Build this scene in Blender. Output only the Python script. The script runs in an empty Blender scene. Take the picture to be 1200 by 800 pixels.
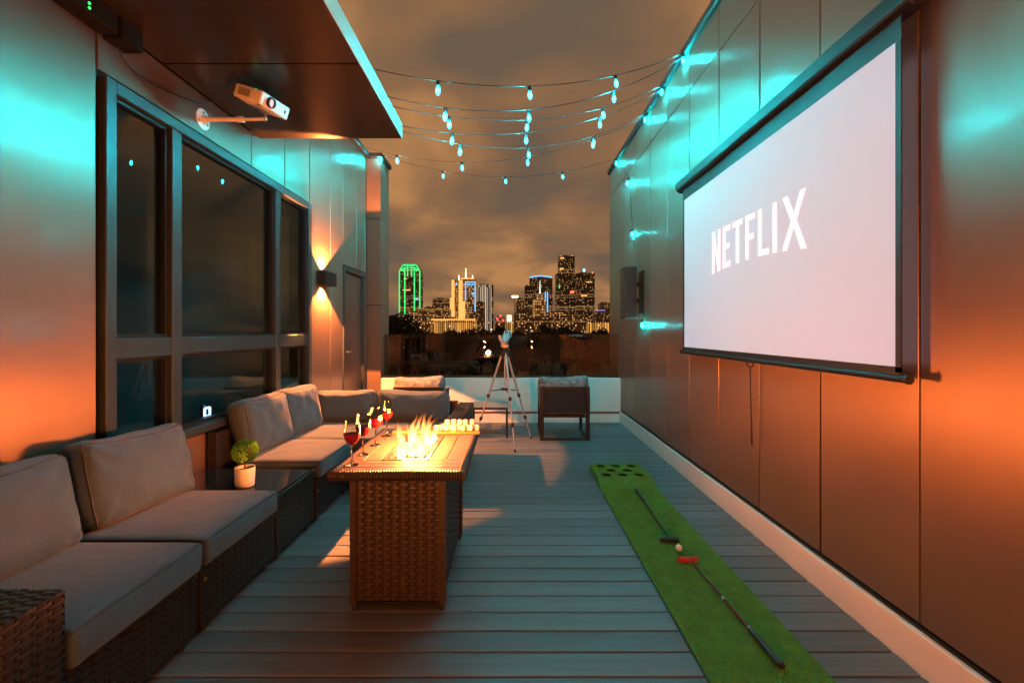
import bpy, bmesh, math, random
from mathutils import Vector, Matrix, Euler, noise as mnoise

random.seed(7)
R = math.radians
SC = bpy.context.scene
COL = SC.collection

# ---------------------------------------------------------------- camera, world, exposure
EYE = 1.44
cd = bpy.data.cameras.new('camera'); cam = bpy.data.objects.new('camera', cd); COL.objects.link(cam)
cam.location = (0, 0, EYE); cam.rotation_euler = (R(90), 0, 0)
cd.sensor_width = 36; cd.lens = 16; cd.shift_x = 2/1200; cd.shift_y = -13/1200
cd.clip_start = 0.05; cd.clip_end = 20000
SC.camera = cam

W = bpy.data.worlds.new('World'); SC.world = W; W.use_nodes = True
def make_world():
    nt = W.node_tree; N = nt.nodes; L = nt.links; N.clear()
    out = N.new('ShaderNodeOutputWorld'); bg = N.new('ShaderNodeBackground')
    tc = N.new('ShaderNodeTexCoord'); sep = N.new('ShaderNodeSeparateXYZ')
    L.new(tc.outputs['Generated'], sep.inputs[0])
    # clouds lie on a flat layer: divide the view direction by its height
    add = N.new('ShaderNodeMath'); add.operation = 'ADD'; add.inputs[1].default_value = 0.22
    ab = N.new('ShaderNodeMath'); ab.operation = 'ABSOLUTE'
    L.new(sep.outputs['Z'], ab.inputs[0]); L.new(ab.outputs[0], add.inputs[0])
    dv = N.new('ShaderNodeVectorMath'); dv.operation = 'DIVIDE'
    cmb = N.new('ShaderNodeCombineXYZ')
    for k in ('X', 'Y', 'Z'): L.new(add.outputs[0], cmb.inputs[k])
    L.new(tc.outputs['Generated'], dv.inputs[0]); L.new(cmb.outputs[0], dv.inputs[1])
    mp = N.new('ShaderNodeMapping'); mp.inputs['Scale'].default_value = (1.0, 0.9, 1.0); mp.inputs['Location'].default_value = (3.1, 1.7, 0.4)
    L.new(dv.outputs[0], mp.inputs[0])
    nz = N.new('ShaderNodeTexNoise'); nz.inputs['Scale'].default_value = 1.75; nz.inputs['Detail'].default_value = 4; nz.inputs['Roughness'].default_value = 0.46; nz.inputs['Distortion'].default_value = 0.3
    L.new(mp.outputs[0], nz.inputs['Vector'])
    rp = N.new('ShaderNodeValToRGB'); e = rp.color_ramp.elements
    e[0].position = 0.34; e[0].color = (0.115, 0.078, 0.053, 1)
    e[1].position = 0.64; e[1].color = (0.37, 0.175, 0.066, 1)
    m = e.new(0.5); m.color = (0.205, 0.108, 0.052, 1)
    L.new(nz.outputs['Fac'], rp.inputs[0])
    # below the horizon: dark
    gt = N.new('ShaderNodeMapRange'); gt.inputs['From Min'].default_value = -0.06; gt.inputs['From Max'].default_value = 0.0
    L.new(sep.outputs['Z'], gt.inputs['Value'])
    mx = N.new('ShaderNodeMix'); mx.data_type = 'RGBA'
    mx.inputs['A'].default_value = (0.02, 0.014, 0.01, 1)
    L.new(gt.outputs[0], mx.inputs['Factor']); L.new(rp.outputs[0], mx.inputs['B'])
    L.new(mx.outputs['Result'], bg.inputs['Color']); bg.inputs['Strength'].default_value = 1.18
    L.new(bg.outputs[0], out.inputs[0])
make_world()

vs = SC.view_settings
vs.view_transform = 'Standard'; vs.look = 'None'; vs.exposure = 0.15; vs.gamma = 1.0
SC.cycles.use_denoising = True
SC.cycles.denoising_input_passes = 'RGB_ALBEDO_NORMAL'
SC.cycles.use_light_tree = True
SC.cycles.sample_clamp_indirect = 3.0
SC.cycles.max_bounces = 8; SC.cycles.transparent_max_bounces = 12
SC.cycles.caustics_reflective = False; SC.cycles.caustics_refractive = False

# light strengths
TEAL = (0.0002, 0.60, 0.66)
P_BULB = 5000.0
P_FIRE = 200.0
P_SCONCE = 1000.0
P_REAR = 270.0

# ---------------------------------------------------------------- materials
MATS = {}
def mat(name, color=(0.5, 0.5, 0.5), rough=0.5, metal=0.0, var=0.0, vscale=8.0, stretch=(1, 1, 1), bump=0.0, bscale=40.0,
        bstretch=None, rnd=0.0, aniso=0.0, tangent=None, coat=0.0, spec=0.5, rvar=0.0, emit=None, estr=0.0, sheen=0.0, bump2=0.0, b2scale=12.0):
    if name in MATS: return MATS[name]
    m = bpy.data.materials.new(name); m.use_nodes = True; MATS[name] = m
    nt = m.node_tree; N = nt.nodes; L = nt.links
    b = N['Principled BSDF']
    b.inputs['Base Color'].default_value = (*color, 1); b.inputs['Roughness'].default_value = rough
    b.inputs['Metallic'].default_value = metal; b.inputs['Specular IOR Level'].default_value = spec
    b.inputs['Coat Weight'].default_value = coat; b.inputs['Coat Roughness'].default_value = 0.16
    if sheen: b.inputs['Sheen Weight'].default_value = sheen
    if emit: b.inputs['Emission Color'].default_value = (*emit, 1); b.inputs['Emission Strength'].default_value = estr
    tc = N.new('ShaderNodeTexCoord')
    def nz(scale, st, det=6, rgh=0.6):
        mp = N.new('ShaderNodeMapping'); mp.inputs['Scale'].default_value = st; L.new(tc.outputs['Object'], mp.inputs[0])
        if rnd:
            oi = N.new('ShaderNodeObjectInfo'); mm = N.new('ShaderNodeMath'); mm.operation = 'MULTIPLY'; mm.inputs[1].default_value = 37.0
            L.new(oi.outputs['Random'], mm.inputs[0]); cb = N.new('ShaderNodeCombineXYZ')
            for k in 'XYZ': L.new(mm.outputs[0], cb.inputs[k])
            L.new(cb.outputs[0], mp.inputs['Location'])
        t = N.new('ShaderNodeTexNoise'); t.inputs['Scale'].default_value = scale; t.inputs['Detail'].default_value = det; t.inputs['Roughness'].default_value = rgh
        L.new(mp.outputs[0], t.inputs['Vector']); return t
    if var or rnd:
        hsv = N.new('ShaderNodeHueSaturation'); hsv.inputs['Color'].default_value = (*color, 1)
        val = None
        if var:
            t = nz(vscale, stretch); mr = N.new('ShaderNodeMapRange')
            mr.inputs['From Min'].default_value = 0.25; mr.inputs['From Max'].default_value = 0.75
            mr.inputs['To Min'].default_value = 1 - var; mr.inputs['To Max'].default_value = 1 + var
            L.new(t.outputs['Fac'], mr.inputs['Value']); val = mr.outputs[0]
            if rvar:
                r2 = N.new('ShaderNodeMapRange'); r2.inputs['From Min'].default_value = 0.3; r2.inputs['From Max'].default_value = 0.7
                r2.inputs['To Min'].default_value = rough - rvar; r2.inputs['To Max'].default_value = rough + rvar
                L.new(t.outputs['Fac'], r2.inputs['Value']); L.new(r2.outputs[0], b.inputs['Roughness'])
        if rnd:
            oi = N.new('ShaderNodeObjectInfo'); mr2 = N.new('ShaderNodeMapRange')
            mr2.inputs['To Min'].default_value = 1 - rnd; mr2.inputs['To Max'].default_value = 1 + rnd
            L.new(oi.outputs['Random'], mr2.inputs['Value'])
            if val is not None:
                mu = N.new('ShaderNodeMath'); mu.operation = 'MULTIPLY'; L.new(val, mu.inputs[0]); L.new(mr2.outputs[0], mu.inputs[1]); val = mu.outputs[0]
            else: val = mr2.outputs[0]
        L.new(val, hsv.inputs['Value']); L.new(hsv.outputs[0], b.inputs['Base Color'])
    if bump:
        t = nz(bscale, bstretch or stretch, 4); bp = N.new('ShaderNodeBump'); bp.inputs['Strength'].default_value = bump; bp.inputs['Distance'].default_value = 0.01
        L.new(t.outputs['Fac'], bp.inputs['Height']); L.new(bp.outputs[0], b.inputs['Normal'])
        if bump2:
            t2 = nz(b2scale, (1, 1, 1), 2); t2.inputs['Distortion'].default_value = 1.4; b2 = N.new('ShaderNodeBump'); b2.inputs['Strength'].default_value = bump2; b2.inputs['Distance'].default_value = 0.03
            L.new(t2.outputs['Fac'], b2.inputs['Height']); L.new(b2.outputs[0], bp.inputs['Normal'])
    if aniso:
        b.inputs['Anisotropic'].default_value = aniso
        cb = N.new('ShaderNodeCombineXYZ'); cb.inputs[0].default_value, cb.inputs[1].default_value, cb.inputs[2].default_value = tangent
        L.new(cb.outputs[0], b.inputs['Tangent'])
    return m

def emis(name, color, strength):
    if name in MATS: return MATS[name]
    m = bpy.data.materials.new(name); m.use_nodes = True; MATS[name] = m
    N = m.node_tree.nodes; N.clear()
    o = N.new('ShaderNodeOutputMaterial'); e = N.new('ShaderNodeEmission'); e.inputs[0].default_value = (*color, 1); e.inputs[1].default_value = strength
    m.node_tree.links.new(e.outputs[0], o.inputs[0]); return m

def pane_mat(name, tint=(0.75, 0.8, 0.8), ior=1.5, rough=0.0, refl=(1, 1, 1)):
    """thin flat glass: Fresnel mix of clear and mirror"""
    m = bpy.data.materials.new(name); m.use_nodes = True; MATS[name] = m
    nt = m.node_tree; N = nt.nodes; L = nt.links; N.clear()
    o = N.new('ShaderNodeOutputMaterial'); mx = N.new('ShaderNodeMixShader'); tr = N.new('ShaderNodeBsdfTransparent'); gl = N.new('ShaderNodeBsdfGlossy')
    fr = N.new('ShaderNodeFresnel'); fr.inputs['IOR'].default_value = ior
    tr.inputs[0].default_value = (*tint, 1); gl.inputs['Roughness'].default_value = rough; gl.inputs[0].default_value = (*refl, 1)
    geo = N.new('ShaderNodeNewGeometry'); mi = N.new('ShaderNodeMapRange'); mi.inputs['To Min'].default_value = ior; mi.inputs['To Max'].default_value = 1/ior
    L.new(geo.outputs['Backfacing'], mi.inputs['Value']); L.new(mi.outputs[0], fr.inputs['IOR'])
    L.new(fr.outputs[0], mx.inputs[0]); L.new(tr.outputs[0], mx.inputs[1]); L.new(gl.outputs[0], mx.inputs[2]); L.new(mx.outputs[0], o.inputs[0])
    return m

def glass_mat(name, color=(1, 1, 1), rough=0.0, ior=1.45):
    m = bpy.data.materials.new(name); m.use_nodes = True; MATS[name] = m
    N = m.node_tree.nodes; N.clear(); o = N.new('ShaderNodeOutputMaterial'); g = N.new('ShaderNodeBsdfGlass')
    g.inputs['Color'].default_value = (*color, 1); g.inputs['Roughness'].default_value = rough; g.inputs['IOR'].default_value = ior
    m.node_tree.links.new(g.outputs[0], o.inputs[0]); return m

M_PANEL = mat('bronze panel side', (0.27, 0.19, 0.152), 0.44, 0.74, var=0.07, vscale=2.2, rnd=0.06, rvar=0.05, aniso=0.7, tangent=(0, 1, 0), bump=0.10, bscale=1.6, coat=0.30)
M_PANELX = mat('bronze panel front', (0.27, 0.19, 0.152), 0.44, 0.74, var=0.07, vscale=2.2, rnd=0.06, rvar=0.05, aniso=0.4, tangent=(0, 0, 1))
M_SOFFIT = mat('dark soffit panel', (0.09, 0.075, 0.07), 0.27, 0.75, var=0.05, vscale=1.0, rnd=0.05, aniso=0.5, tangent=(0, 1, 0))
M_FASCIA = mat('pale fascia metal', (0.58, 0.57, 0.56), 0.40, 0.5, var=0.06, vscale=3)
M_CORE = mat('black joint backing', (0.012, 0.011, 0.011), 0.8)
M_COPE = mat('dark coping metal', (0.06, 0.055, 0.055), 0.45, 0.6)
M_FRAME = mat('charcoal window metal', (0.050, 0.066, 0.075), 0.38, 0.5, var=0.08, vscale=5)
M_WHITE = mat('white painted stucco', (0.72, 0.72, 0.70), 0.75, var=0.06, vscale=3, bump=0.15, bscale=90)
M_KERB = mat('white kerb paint', (0.66, 0.65, 0.63), 0.7, var=0.12, vscale=2.5, stretch=(1, 0.6, 1), bump=0.12, bscale=60)
M_DECK = mat('composite deck board', (0.128, 0.134, 0.150), 0.50, var=0.28, vscale=5, stretch=(0.35, 14, 14), bump=0.25, bscale=9, bstretch=(0.5, 30, 30), rnd=0.17, rvar=0.10)
M_DECKDARK = mat('deck void', (0.008, 0.008, 0.008), 0.9)
M_FABRIC = mat('grey outdoor fabric', (0.038, 0.070, 0.098), 0.85, var=0.08, vscale=60, bump=0.22, bscale=420, bump2=0.14, b2scale=6, sheen=0.2)
M_PIPING = mat('dark piping', (0.05, 0.05, 0.055), 0.8)
M_WICKER2 = mat('red brown table wicker', (0.042, 0.026, 0.019), 0.42, var=0.35, vscale=30, coat=0.1)
M_WICKER = mat('dark brown wicker', (0.022, 0.018, 0.017), 0.40, var=0.35, vscale=30, coat=0.1)
M_WICKBACK = mat('wicker inner void', (0.010, 0.007, 0.006), 0.9)
M_PLANK = mat('brown table plank', (0.13, 0.088, 0.068), 0.55, 0.1, var=0.10, vscale=9, stretch=(9, 0.6, 9), rnd=0.12)
M_BLACK = mat('black satin metal', (0.010, 0.010, 0.011), 0.45, 0.0, spec=0.35)
M_BLACKP = mat('black plastic', (0.018, 0.018, 0.02), 0.5)
M_RUBBER = mat('rubber grip', (0.02, 0.035, 0.035), 0.55, bump=0.2, bscale=200)
M_STEEL = mat('brushed steel', (0.55, 0.55, 0.55), 0.32, 0.95)
M_ALU = mat('tripod aluminium', (0.62, 0.63, 0.64), 0.38, 0.7)
M_WHITEP = mat('white plastic', (0.72, 0.70, 0.68), 0.42)
M_BRASS = mat('brass screw', (0.7, 0.5, 0.2), 0.3, 1.0)
M_DARKGLASS = mat('dark table glass', (0.012, 0.014, 0.015), 0.06, spec=0.6)
M_PANE = pane_mat('window pane glass', (0.62, 0.78, 0.82), 1.6, refl=(0.50, 0.78, 0.92))
M_GUARD = pane_mat('guard pane glass', (0.55, 0.55, 0.54), 1.95)
M_GLASS = pane_mat('wine glass crystal', (0.93, 0.93, 0.93), 1.28)
M_STEM = glass_mat('wine glass stem')
M_WINE = mat('red wine', (0.50, 0.012, 0.03), 0.05); MATS['red wine'].node_tree.nodes['Principled BSDF'].inputs['Transmission Weight'].default_value = 0.35
M_TURF = mat('putting turf backing', (0.06, 0.24, 0.04), 0.9, var=0.25, vscale=9, bump=0.4, bscale=160)
M_BLADE = mat('turf blades', (0.17, 0.42, 0.06), 0.7, var=0.35, vscale=14)
M_RED = mat('red putter head', (0.55, 0.03, 0.035), 0.4)
M_SHAFT = mat('dark red shaft', (0.12, 0.02, 0.025), 0.25, 0.4)
M_BALL = mat('golf ball', (0.8, 0.78, 0.74), 0.35)
M_BOARD = mat('serving board wood', (0.34, 0.13, 0.055), 0.45, var=0.25, vscale=10, stretch=(0.6, 9, 9))
M_MARSH = mat('marshmallow', (0.78, 0.70, 0.58), 0.8, var=0.04, vscale=30)
M_POT = mat('white ceramic pot', (0.72, 0.70, 0.67), 0.5)
M_SOIL = mat('potting soil', (0.03, 0.02, 0.015), 0.95, bump=0.5, bscale=120)
M_LEAF = mat('topiary leaf', (0.11, 0.36, 0.03), 0.55, var=0.5, vscale=45)
M_TWIG = mat('topiary twig', (0.06, 0.04, 0.025), 0.8)
M_CHAIRFAB = mat('black sling fabric', (0.018, 0.018, 0.02), 0.85, bump=0.2, bscale=300)
M_CHAIRCUSH = mat('patterned chair cushion', (0.17, 0.18, 0.195), 0.85, var=0.75, vscale=16, bump=0.25, bscale=200)
M_SCREENFAB = mat('screen black masking', (0.012, 0.013, 0.014), 0.55, bump=0.35, bscale=6)
M_ROOM = mat('room paint', (0.34, 0.39, 0.41), 0.8)
M_TREE = mat('night tree foliage', (0.016, 0.022, 0.010), 0.9, var=0.15, vscale=0.8)
def soft_leaf_normals(m):
    # far leaves share one upward-facing shading normal, so the mass stays smooth at this distance
    nt = m.node_tree; cb = nt.nodes.new('ShaderNodeCombineXYZ')
    cb.inputs[0].default_value, cb.inputs[1].default_value, cb.inputs[2].default_value = 0.0, -0.6, 0.8
    nt.links.new(cb.outputs[0], nt.nodes['Principled BSDF'].inputs['Normal'])
soft_leaf_normals(M_TREE)
M_BARK = mat('bark', (0.05, 0.04, 0.03), 0.9)
M_GROUND = mat('dark ground', (0.04, 0.045, 0.03), 0.9, var=0.4, vscale=0.02)
M_CONC = mat('building concrete', (0.25, 0.22, 0.2), 0.8)

def screen_mat():
    m = bpy.data.materials.new('lit projection fabric'); m.use_nodes = True; MATS[m.name] = m
    b = m.node_tree.nodes['Principled BSDF']
    b.inputs['Base Color'].default_value = (0.40, 0.42, 0.45, 1); b.inputs['Roughness'].default_value = 0.8
    b.inputs['Emission Color'].default_value = (0.64, 0.74, 1.0, 1); b.inputs['Emission Strength'].default_value = 0.33  # the projector's light is put into the fabric as emission
    return m
M_SCREEN = screen_mat()
M_LETTER = emis('projected letters', (1.0, 0.80, 0.80), 1.15)
M_BULB = emis('teal bulb filament', TEAL, P_BULB)
def shell_mat():
    m = bpy.data.materials.new('glowing bulb glass'); m.use_nodes = True; nt = m.node_tree; N = nt.nodes; N.clear()
    o = N.new('ShaderNodeOutputMaterial'); a = N.new('ShaderNodeAddShader'); t = N.new('ShaderNodeBsdfTransparent'); e = N.new('ShaderNodeEmission')
    e.inputs[0].default_value = (0.05, 0.75, 0.8, 1); e.inputs[1].default_value = 0.8  # cyan halo round the filament put into the shell as emission
    nt.links.new(t.outputs[0], a.inputs[0]); nt.links.new(e.outputs[0], a.inputs[1]); nt.links.new(a.outputs[0], o.inputs[0]); return m
M_SHELL = shell_mat()

# ---------------------------------------------------------------- mesh helpers
WL = {}
def wloc(o):
    return WL.get(o.name, Vector((0, 0, 0))) if o is not None else Vector((0, 0, 0))

def tag(o, label=None, cat=None, group=None, kind=None):
    if label: o['label'] = label
    if cat: o['category'] = cat
    if group: o['group'] = group
    if kind: o['kind'] = kind
    return o

def thing(name, label, cat, loc=(0, 0, 0), group=None, rz=0.0, kind=None):
    o = bpy.data.objects.new(name, None); COL.objects.link(o); o.empty_display_size = 0.1
    o.location = loc; o.rotation_euler = (0, 0, rz); WL[o.name] = Vector(loc)
    return tag(o, label, cat, group, kind)

def link(name, me, parent=None, loc=None):
    o = bpy.data.objects.new(name, me); COL.objects.link(o)
    if parent is not None: o.parent = parent
    if loc is not None: o.location = Vector(loc) - wloc(parent)
    WL[o.name] = Vector(loc) if loc is not None else wloc(parent)
    return o

class MB:
    def __init__(s): s.v = []; s.f = []
    def quad(s, a, b, c, d):
        n = len(s.v); s.v += [Vector(a), Vector(b), Vector(c), Vector(d)]; s.f.append((n, n+1, n+2, n+3)); return s
    def box(s, lo, hi, rot=None, piv=None):
        n = len(s.v); x0, y0, z0 = lo; x1, y1, z1 = hi
        pts = [Vector(p) for p in ((x0,y0,z0),(x1,y0,z0),(x1,y1,z0),(x0,y1,z0),(x0,y0,z1),(x1,y0,z1),(x1,y1,z1),(x0,y1,z1))]
        if rot is not None:
            c = Vector(piv) if piv is not None else (Vector(lo)+Vector(hi))/2
            pts = [c + rot @ (p - c) for p in pts]
        s.v += pts
        s.f += [tuple(n+i for i in q) for q in ((0,3,2,1),(4,5,6,7),(0,1,5,4),(1,2,6,5),(2,3,7,6),(3,0,4,7))]
        return s
    def cyl(s, p0, p1, r0, r1=None, n=12, caps=True):
        r1 = r0 if r1 is None else r1
        p0 = Vector(p0); p1 = Vector(p1); d = (p1-p0).normalized()
        a = d.orthogonal().normalized(); b = d.cross(a)
        k = len(s.v)
        for p, r in ((p0, r0), (p1, r1)):
            for i in range(n):
                t = 2*math.pi*i/n; s.v.append(p + a*math.cos(t)*r + b*math.sin(t)*r)
        for i in range(n):
            j = (i+1) % n; s.f.append((k+i, k+j, k+n+j, k+n+i))
        if caps:
            s.f.append(tuple(k+i for i in reversed(range(n)))); s.f.append(tuple(k+n+i for i in range(n)))
        return s
    def tube(s, pts, r, n=6, closed=False):
        pts = [Vector(p) for p in pts]; k = len(s.v); m = len(pts)
        prev = None
        for i, p in enumerate(pts):
            if closed: d = (pts[(i+1) % m]-pts[i-1])
            else: d = pts[min(i+1, m-1)]-pts[max(i-1, 0)]
            d.normalize()
            if prev is None: a = d.orthogonal().normalized()
            else:
                a = prev - d*prev.dot(d)
                a = a.normalized() if a.length > 1e-6 else d.orthogonal().normalized()
            prev = a; b = d.cross(a)
            rr = r[i] if isinstance(r, (list, tuple)) else r
            for q in range(n):
                t = 2*math.pi*q/n; s.v.append(p + a*math.cos(t)*rr + b*math.sin(t)*rr)
        for i in range(m if closed else m-1):
            i2 = (i+1) % m
            for q in range(n):
                q2 = (q+1) % n; s.f.append((k+i*n+q, k+i*n+q2, k+i2*n+q2, k+i2*n+q))
        if not closed:
            s.f.append(tuple(k+q for q in reversed(range(n)))); s.f.append(tuple(k+(m-1)*n+q for q in range(n)))
        return s
    def lathe(s, prof, n=16, c=(0, 0, 0), M=None, cap=True):
        c = Vector(c); k = len(s.v)
        for (r, z) in prof:
            for i in range(n):
                t = 2*math.pi*i/n; p = Vector((math.cos(t)*r, math.sin(t)*r, z))
                s.v.append(c + (M @ p if M is not None else p))
        for j in range(len(prof)-1):
            for i in range(n):
                i2 = (i+1) % n; s.f.append((k+j*n+i, k+j*n+i2, k+(j+1)*n+i2, k+(j+1)*n+i))
        if cap:
            s.f.append(tuple(k+i for i in reversed(range(n)))); s.f.append(tuple(k+(len(prof)-1)*n+i for i in range(n)))
        return s
    def prism(s, poly, fn, d0, d1):
        """poly: list of 2-D points; fn(u, v, d) -> 3-D"""
        k = len(s.v); m = len(poly)
        for d in (d0, d1):
            for (u, v) in poly: s.v.append(Vector(fn(u, v, d)))
        s.f.append(tuple(k+i for i in range(m))); s.f.append(tuple(k+m+i for i in reversed(range(m))))
        for i in range(m):
            j = (i+1) % m; s.f.append((k+i, k+m+i, k+m+j, k+j))
        return s
    def mesh(s, name, mat, smooth=False, bevel=0.0, off=None, segs=1, auto=None):
        me = bpy.data.meshes.new(name)
        vv = [v-off for v in s.v] if off is not None else s.v
        me.from_pydata([tuple(v) for v in vv], [], s.f)
        if bevel:
            bm = bmesh.new(); bm.from_mesh(me)
            es = [e for e in bm.edges if len(e.link_faces) == 2 and e.calc_face_angle(0) > 0.5]
            bmesh.ops.bevel(bm, geom=es, offset=bevel, segments=segs, affect='EDGES', profile=0.5)
            bm.to_mesh(me); bm.free()
        for m in (mat if isinstance(mat, (list, tuple)) else [mat]): me.materials.append(m)
        if smooth:
            me.polygons.foreach_set('use_smooth', [True]*len(me.polygons))
            if auto is not None:
                try: me.set_sharp_from_angle(angle=auto)
                except Exception: pass
        me.update(); return me
    def build(s, name, mat, parent=None, smooth=False, bevel=0.0, local=False, segs=1, auto=None, kind=None):
        """vertices are in world space (or in the parent's space when local)"""
        off = None if (local or parent is None) else wloc(parent)
        o = bpy.data.objects.new(name, s.mesh(name, mat, smooth, bevel, off, segs, auto)); COL.objects.link(o)
        if parent is not None: o.parent = parent
        WL[o.name] = wloc(parent)
        if kind: o['kind'] = kind
        return o

def copy_tree(o, parent=None):
    c = o.copy(); COL.objects.link(c); c.parent = parent
    for ch in list(o.children): copy_tree(ch, c)
    return c

def boxmesh(name, size, mat, bevel=0.0, segs=1):
    h = [d/2 for d in size]
    return MB().box([-a for a in h], h).mesh(name, mat, bevel=bevel, segs=segs)

def P(px, py, d):
    """photo pixel -> point at depth d (used to measure the place)"""
    return Vector(((px-598)/533.33*d, d, EYE+(387-py)/533.33*d))

# ---------------------------------------------------------------- ground, own building, deck
XL, XR = -2.28, 1.745
YB = 7.2          # parapet face
YF = -1.35        # wall behind the camera
ZG = -14.0
ZT = 4.22

gm = MB(); n0 = 24
gm.v = [Vector((math.cos(2*math.pi*i/n0)*9000, math.sin(2*math.pi*i/n0)*9000, ZG)) for i in range(n0)]; gm.f = [tuple(range(n0))]
tag(gm.build('ground', M_GROUND), kind='structure')
tag(MB().box((-9, -7, ZG+0.005), (2.2, 8.0, -0.12)).build('building_podium', M_CONC), 'concrete lower storeys of the building under the roof deck', 'building', kind='structure')

deck = MB().box((XL, YF, -0.115), (1.72, YB-0.003, -0.045)).build('deck', M_DECKDARK)
tag(deck, kind='structure')
pitch = 0.1449
k0 = int((YF - 1.896)/pitch)
bm_len = 1.72-XL-0.012
def board_mesh(seed):
    m = MB(); w = pitch-0.006; r = random.Random(seed)
    # slightly eased edges and a shallow crown
    prof = [(-w/2, -0.03), (-w/2, -0.006), (-w/2+0.004, -0.001), (-w/4, 0.0006), (w/4, 0.0006), (w/2-0.004, -0.001), (w/2, -0.006), (w/2, -0.03)]
    m.prism(prof, lambda u, v, d: (d, u, v), -bm_len/2, bm_len/2)
    return m.mesh('deck_board', M_DECK)
bms = [board_mesh(i) for i in range(1)]
for k in range(k0, 60):
    y = 1.896 + pitch*k + pitch/2
    if y - pitch/2 < YF or y + pitch/2 > YB: continue
    o = link('deck_board', bms[0], deck, (XL+0.006+bm_len/2, y, random.uniform(-0.0012, 0.0012)))
    o.rotation_euler = (random.uniform(-0.006, 0.006), 0, random.uniform(-0.0004, 0.0004))
# kerb along the right wall
kerb = MB().box((1.722, YF+0.01, -0.02), (1.80, YB-0.002, 0.165)).build('kerb', M_KERB, bevel=0.006); tag(kerb, kind='structure')

# ---------------------------------------------------------------- panelled walls
def panel_set(parent, plane, spans, th=0.022, gap=0.011, matl=M_PANEL, sign=1):
    """spans: (a0, a1, z0, z1) rectangles on the wall; one panel object each"""
    for (a0, a1, z0, z1) in spans:
        s = (th, a1-a0-gap, z1-z0-gap) if plane[0] == 'x' else (a1-a0-gap, th, z1-z0-gap)
        me = boxmesh('panel', s, matl, 0.0025)
        c = (plane[1]+sign*th/2, (a0+a1)/2, (z0+z1)/2) if plane[0] == 'x' else ((a0+a1)/2, plane[1]+sign*th/2, (z0+z1)/2)
        o = link('panel', me, parent, c)
        o.rotation_euler = (random.uniform(-.0012, .0012), random.uniform(-.0012, .0012), random.uniform(-.0016, .0016))

# right wall
rw = thing('panel_wall', 'tall bronze metal panel wall carrying the projection screen', 'wall', (XR+0.15, 2.8, 0))
seams = [1.942 + 0.6215*k for k in range(-7, 9)] + [7.99]
seams = [s for s in seams if s < 7.7 or s > 7.95]
MB().box((XR+0.022, YF-0.2, 0.0), (XR+0.30, 7.98, ZT-0.03)).build('wall_core', M_CORE, rw)
sp = []
for a, b in zip(seams[:-1], seams[1:]): sp += [(a, b, 0.185, 3.77), (a, b, 3.77, ZT-0.05)]
panel_set(rw, ('x', XR), sp)
MB().box((XR-0.035, YF-0.2, ZT-0.05), (XR+0.34, 8.02, ZT+0.03)).build('coping', M_COPE, rw, bevel=0.006)
MB().box((XR-0.004, YF, 0.167), (XR+0.02, YB, 0.183)).build('drip_edge', M_BLACK, rw)

# left wall: near panel, strip over and under the window, tall panels beyond
lw = thing('panel_wall', 'bronze metal panel wall with the big window, door and up-down sconce', 'wall', (XL-0.15, 3.0, 0))
WY0, WY1, WZ0, WZ1 = 2.53, 5.15, 0.70, 2.86
ZS = 3.185
XC = XL-0.022
core = MB()
core.box((XC-0.2, YF-0.2, 0), (XC, WY0, ZS)); core.box((XC-0.2, WY0, 0), (XC, WY1, WZ0)); core.box((XC-0.2, WY0, WZ1), (XC, WY1, ZS))
core.box((XC-0.2, WY1, 0), (XC, 6.2, ZS)); core.box((XC-0.2, 6.2, 2.33), (XC, 7.12, ZS)); core.box((XC-0.2, 7.12, 0), (XC, 7.7, ZS)); core.box((XC-0.2, 4.16, ZS), (XC, 7.7, ZT-0.05))
core.build('wall_core', M_CORE, lw)
ls = [(YF, -1.1, 0.02, ZS), (-1.1, 0.1, 0.02, ZS), (0.1, 1.3, 0.02, ZS), (1.3, WY0-0.02, 0.02, ZS)]
ls += [(WY0-0.02, 4.01, WZ1+0.02, ZS)]
for a, b in ((WY0-0.02, 2.87), (2.87, 3.44), (3.44, 4.01), (4.01, 4.60), (4.60, WY1+0.02)): ls.append((a, b, 0.02, WZ0-0.02))
for a, b in ((4.01, 4.60), (4.60, WY1+0.02)): ls.append((a, b, WZ1+0.02, ZT-0.06))
for a, b in ((WY1+0.02, 5.76), (5.76, 6.20)): ls.append((a, b, 0.02, ZT-0.06))
for a, b in ((6.20, 6.75), (6.75, 7.12)): ls.append((a, b, 2.34, ZT-0.06))
ls.append((7.12, 7.2, 0.02, ZT-0.06))
panel_set(lw, ('x', XL), ls, sign=-1)
MB().box((XC-0.3, 4.16, ZT-0.055), (XL+0.06, 7.75, ZT+0.02)).build('coping', M_COPE, lw, bevel=0.006)

# corner pillar
pl = thing('corner_pillar', 'square bronze clad pillar at the far left corner of the deck', 'pillar', (-2.165, 7.45, 0))
MB().box((XL+0.006, YB+0.022, 0), (-2.077, 7.70, ZT-0.06)).build('pillar_core', M_CORE, pl)
for z0, z1 in ((0.02, 1.845), (1.845, 3.2), (3.2, ZT-0.06)):
    link('panel', boxmesh('panel', (0.225, 0.022, z1-z0-0.011), M_PANELX, 0.0025), pl, (XL+0.003+0.1125, YB+0.011, (z0+z1)/2))
    link('panel', boxmesh('panel', (0.022, 0.47, z1-z0-0.011), M_PANEL, 0.0025), pl, (-2.065, YB+0.022+0.238, (z0+z1)/2))
MB().box((XL+0.065, YB-0.04, ZT-0.055), (-2.02, 7.75, ZT+0.015)).build('cap', M_COPE, pl, bevel=0.006)

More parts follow.
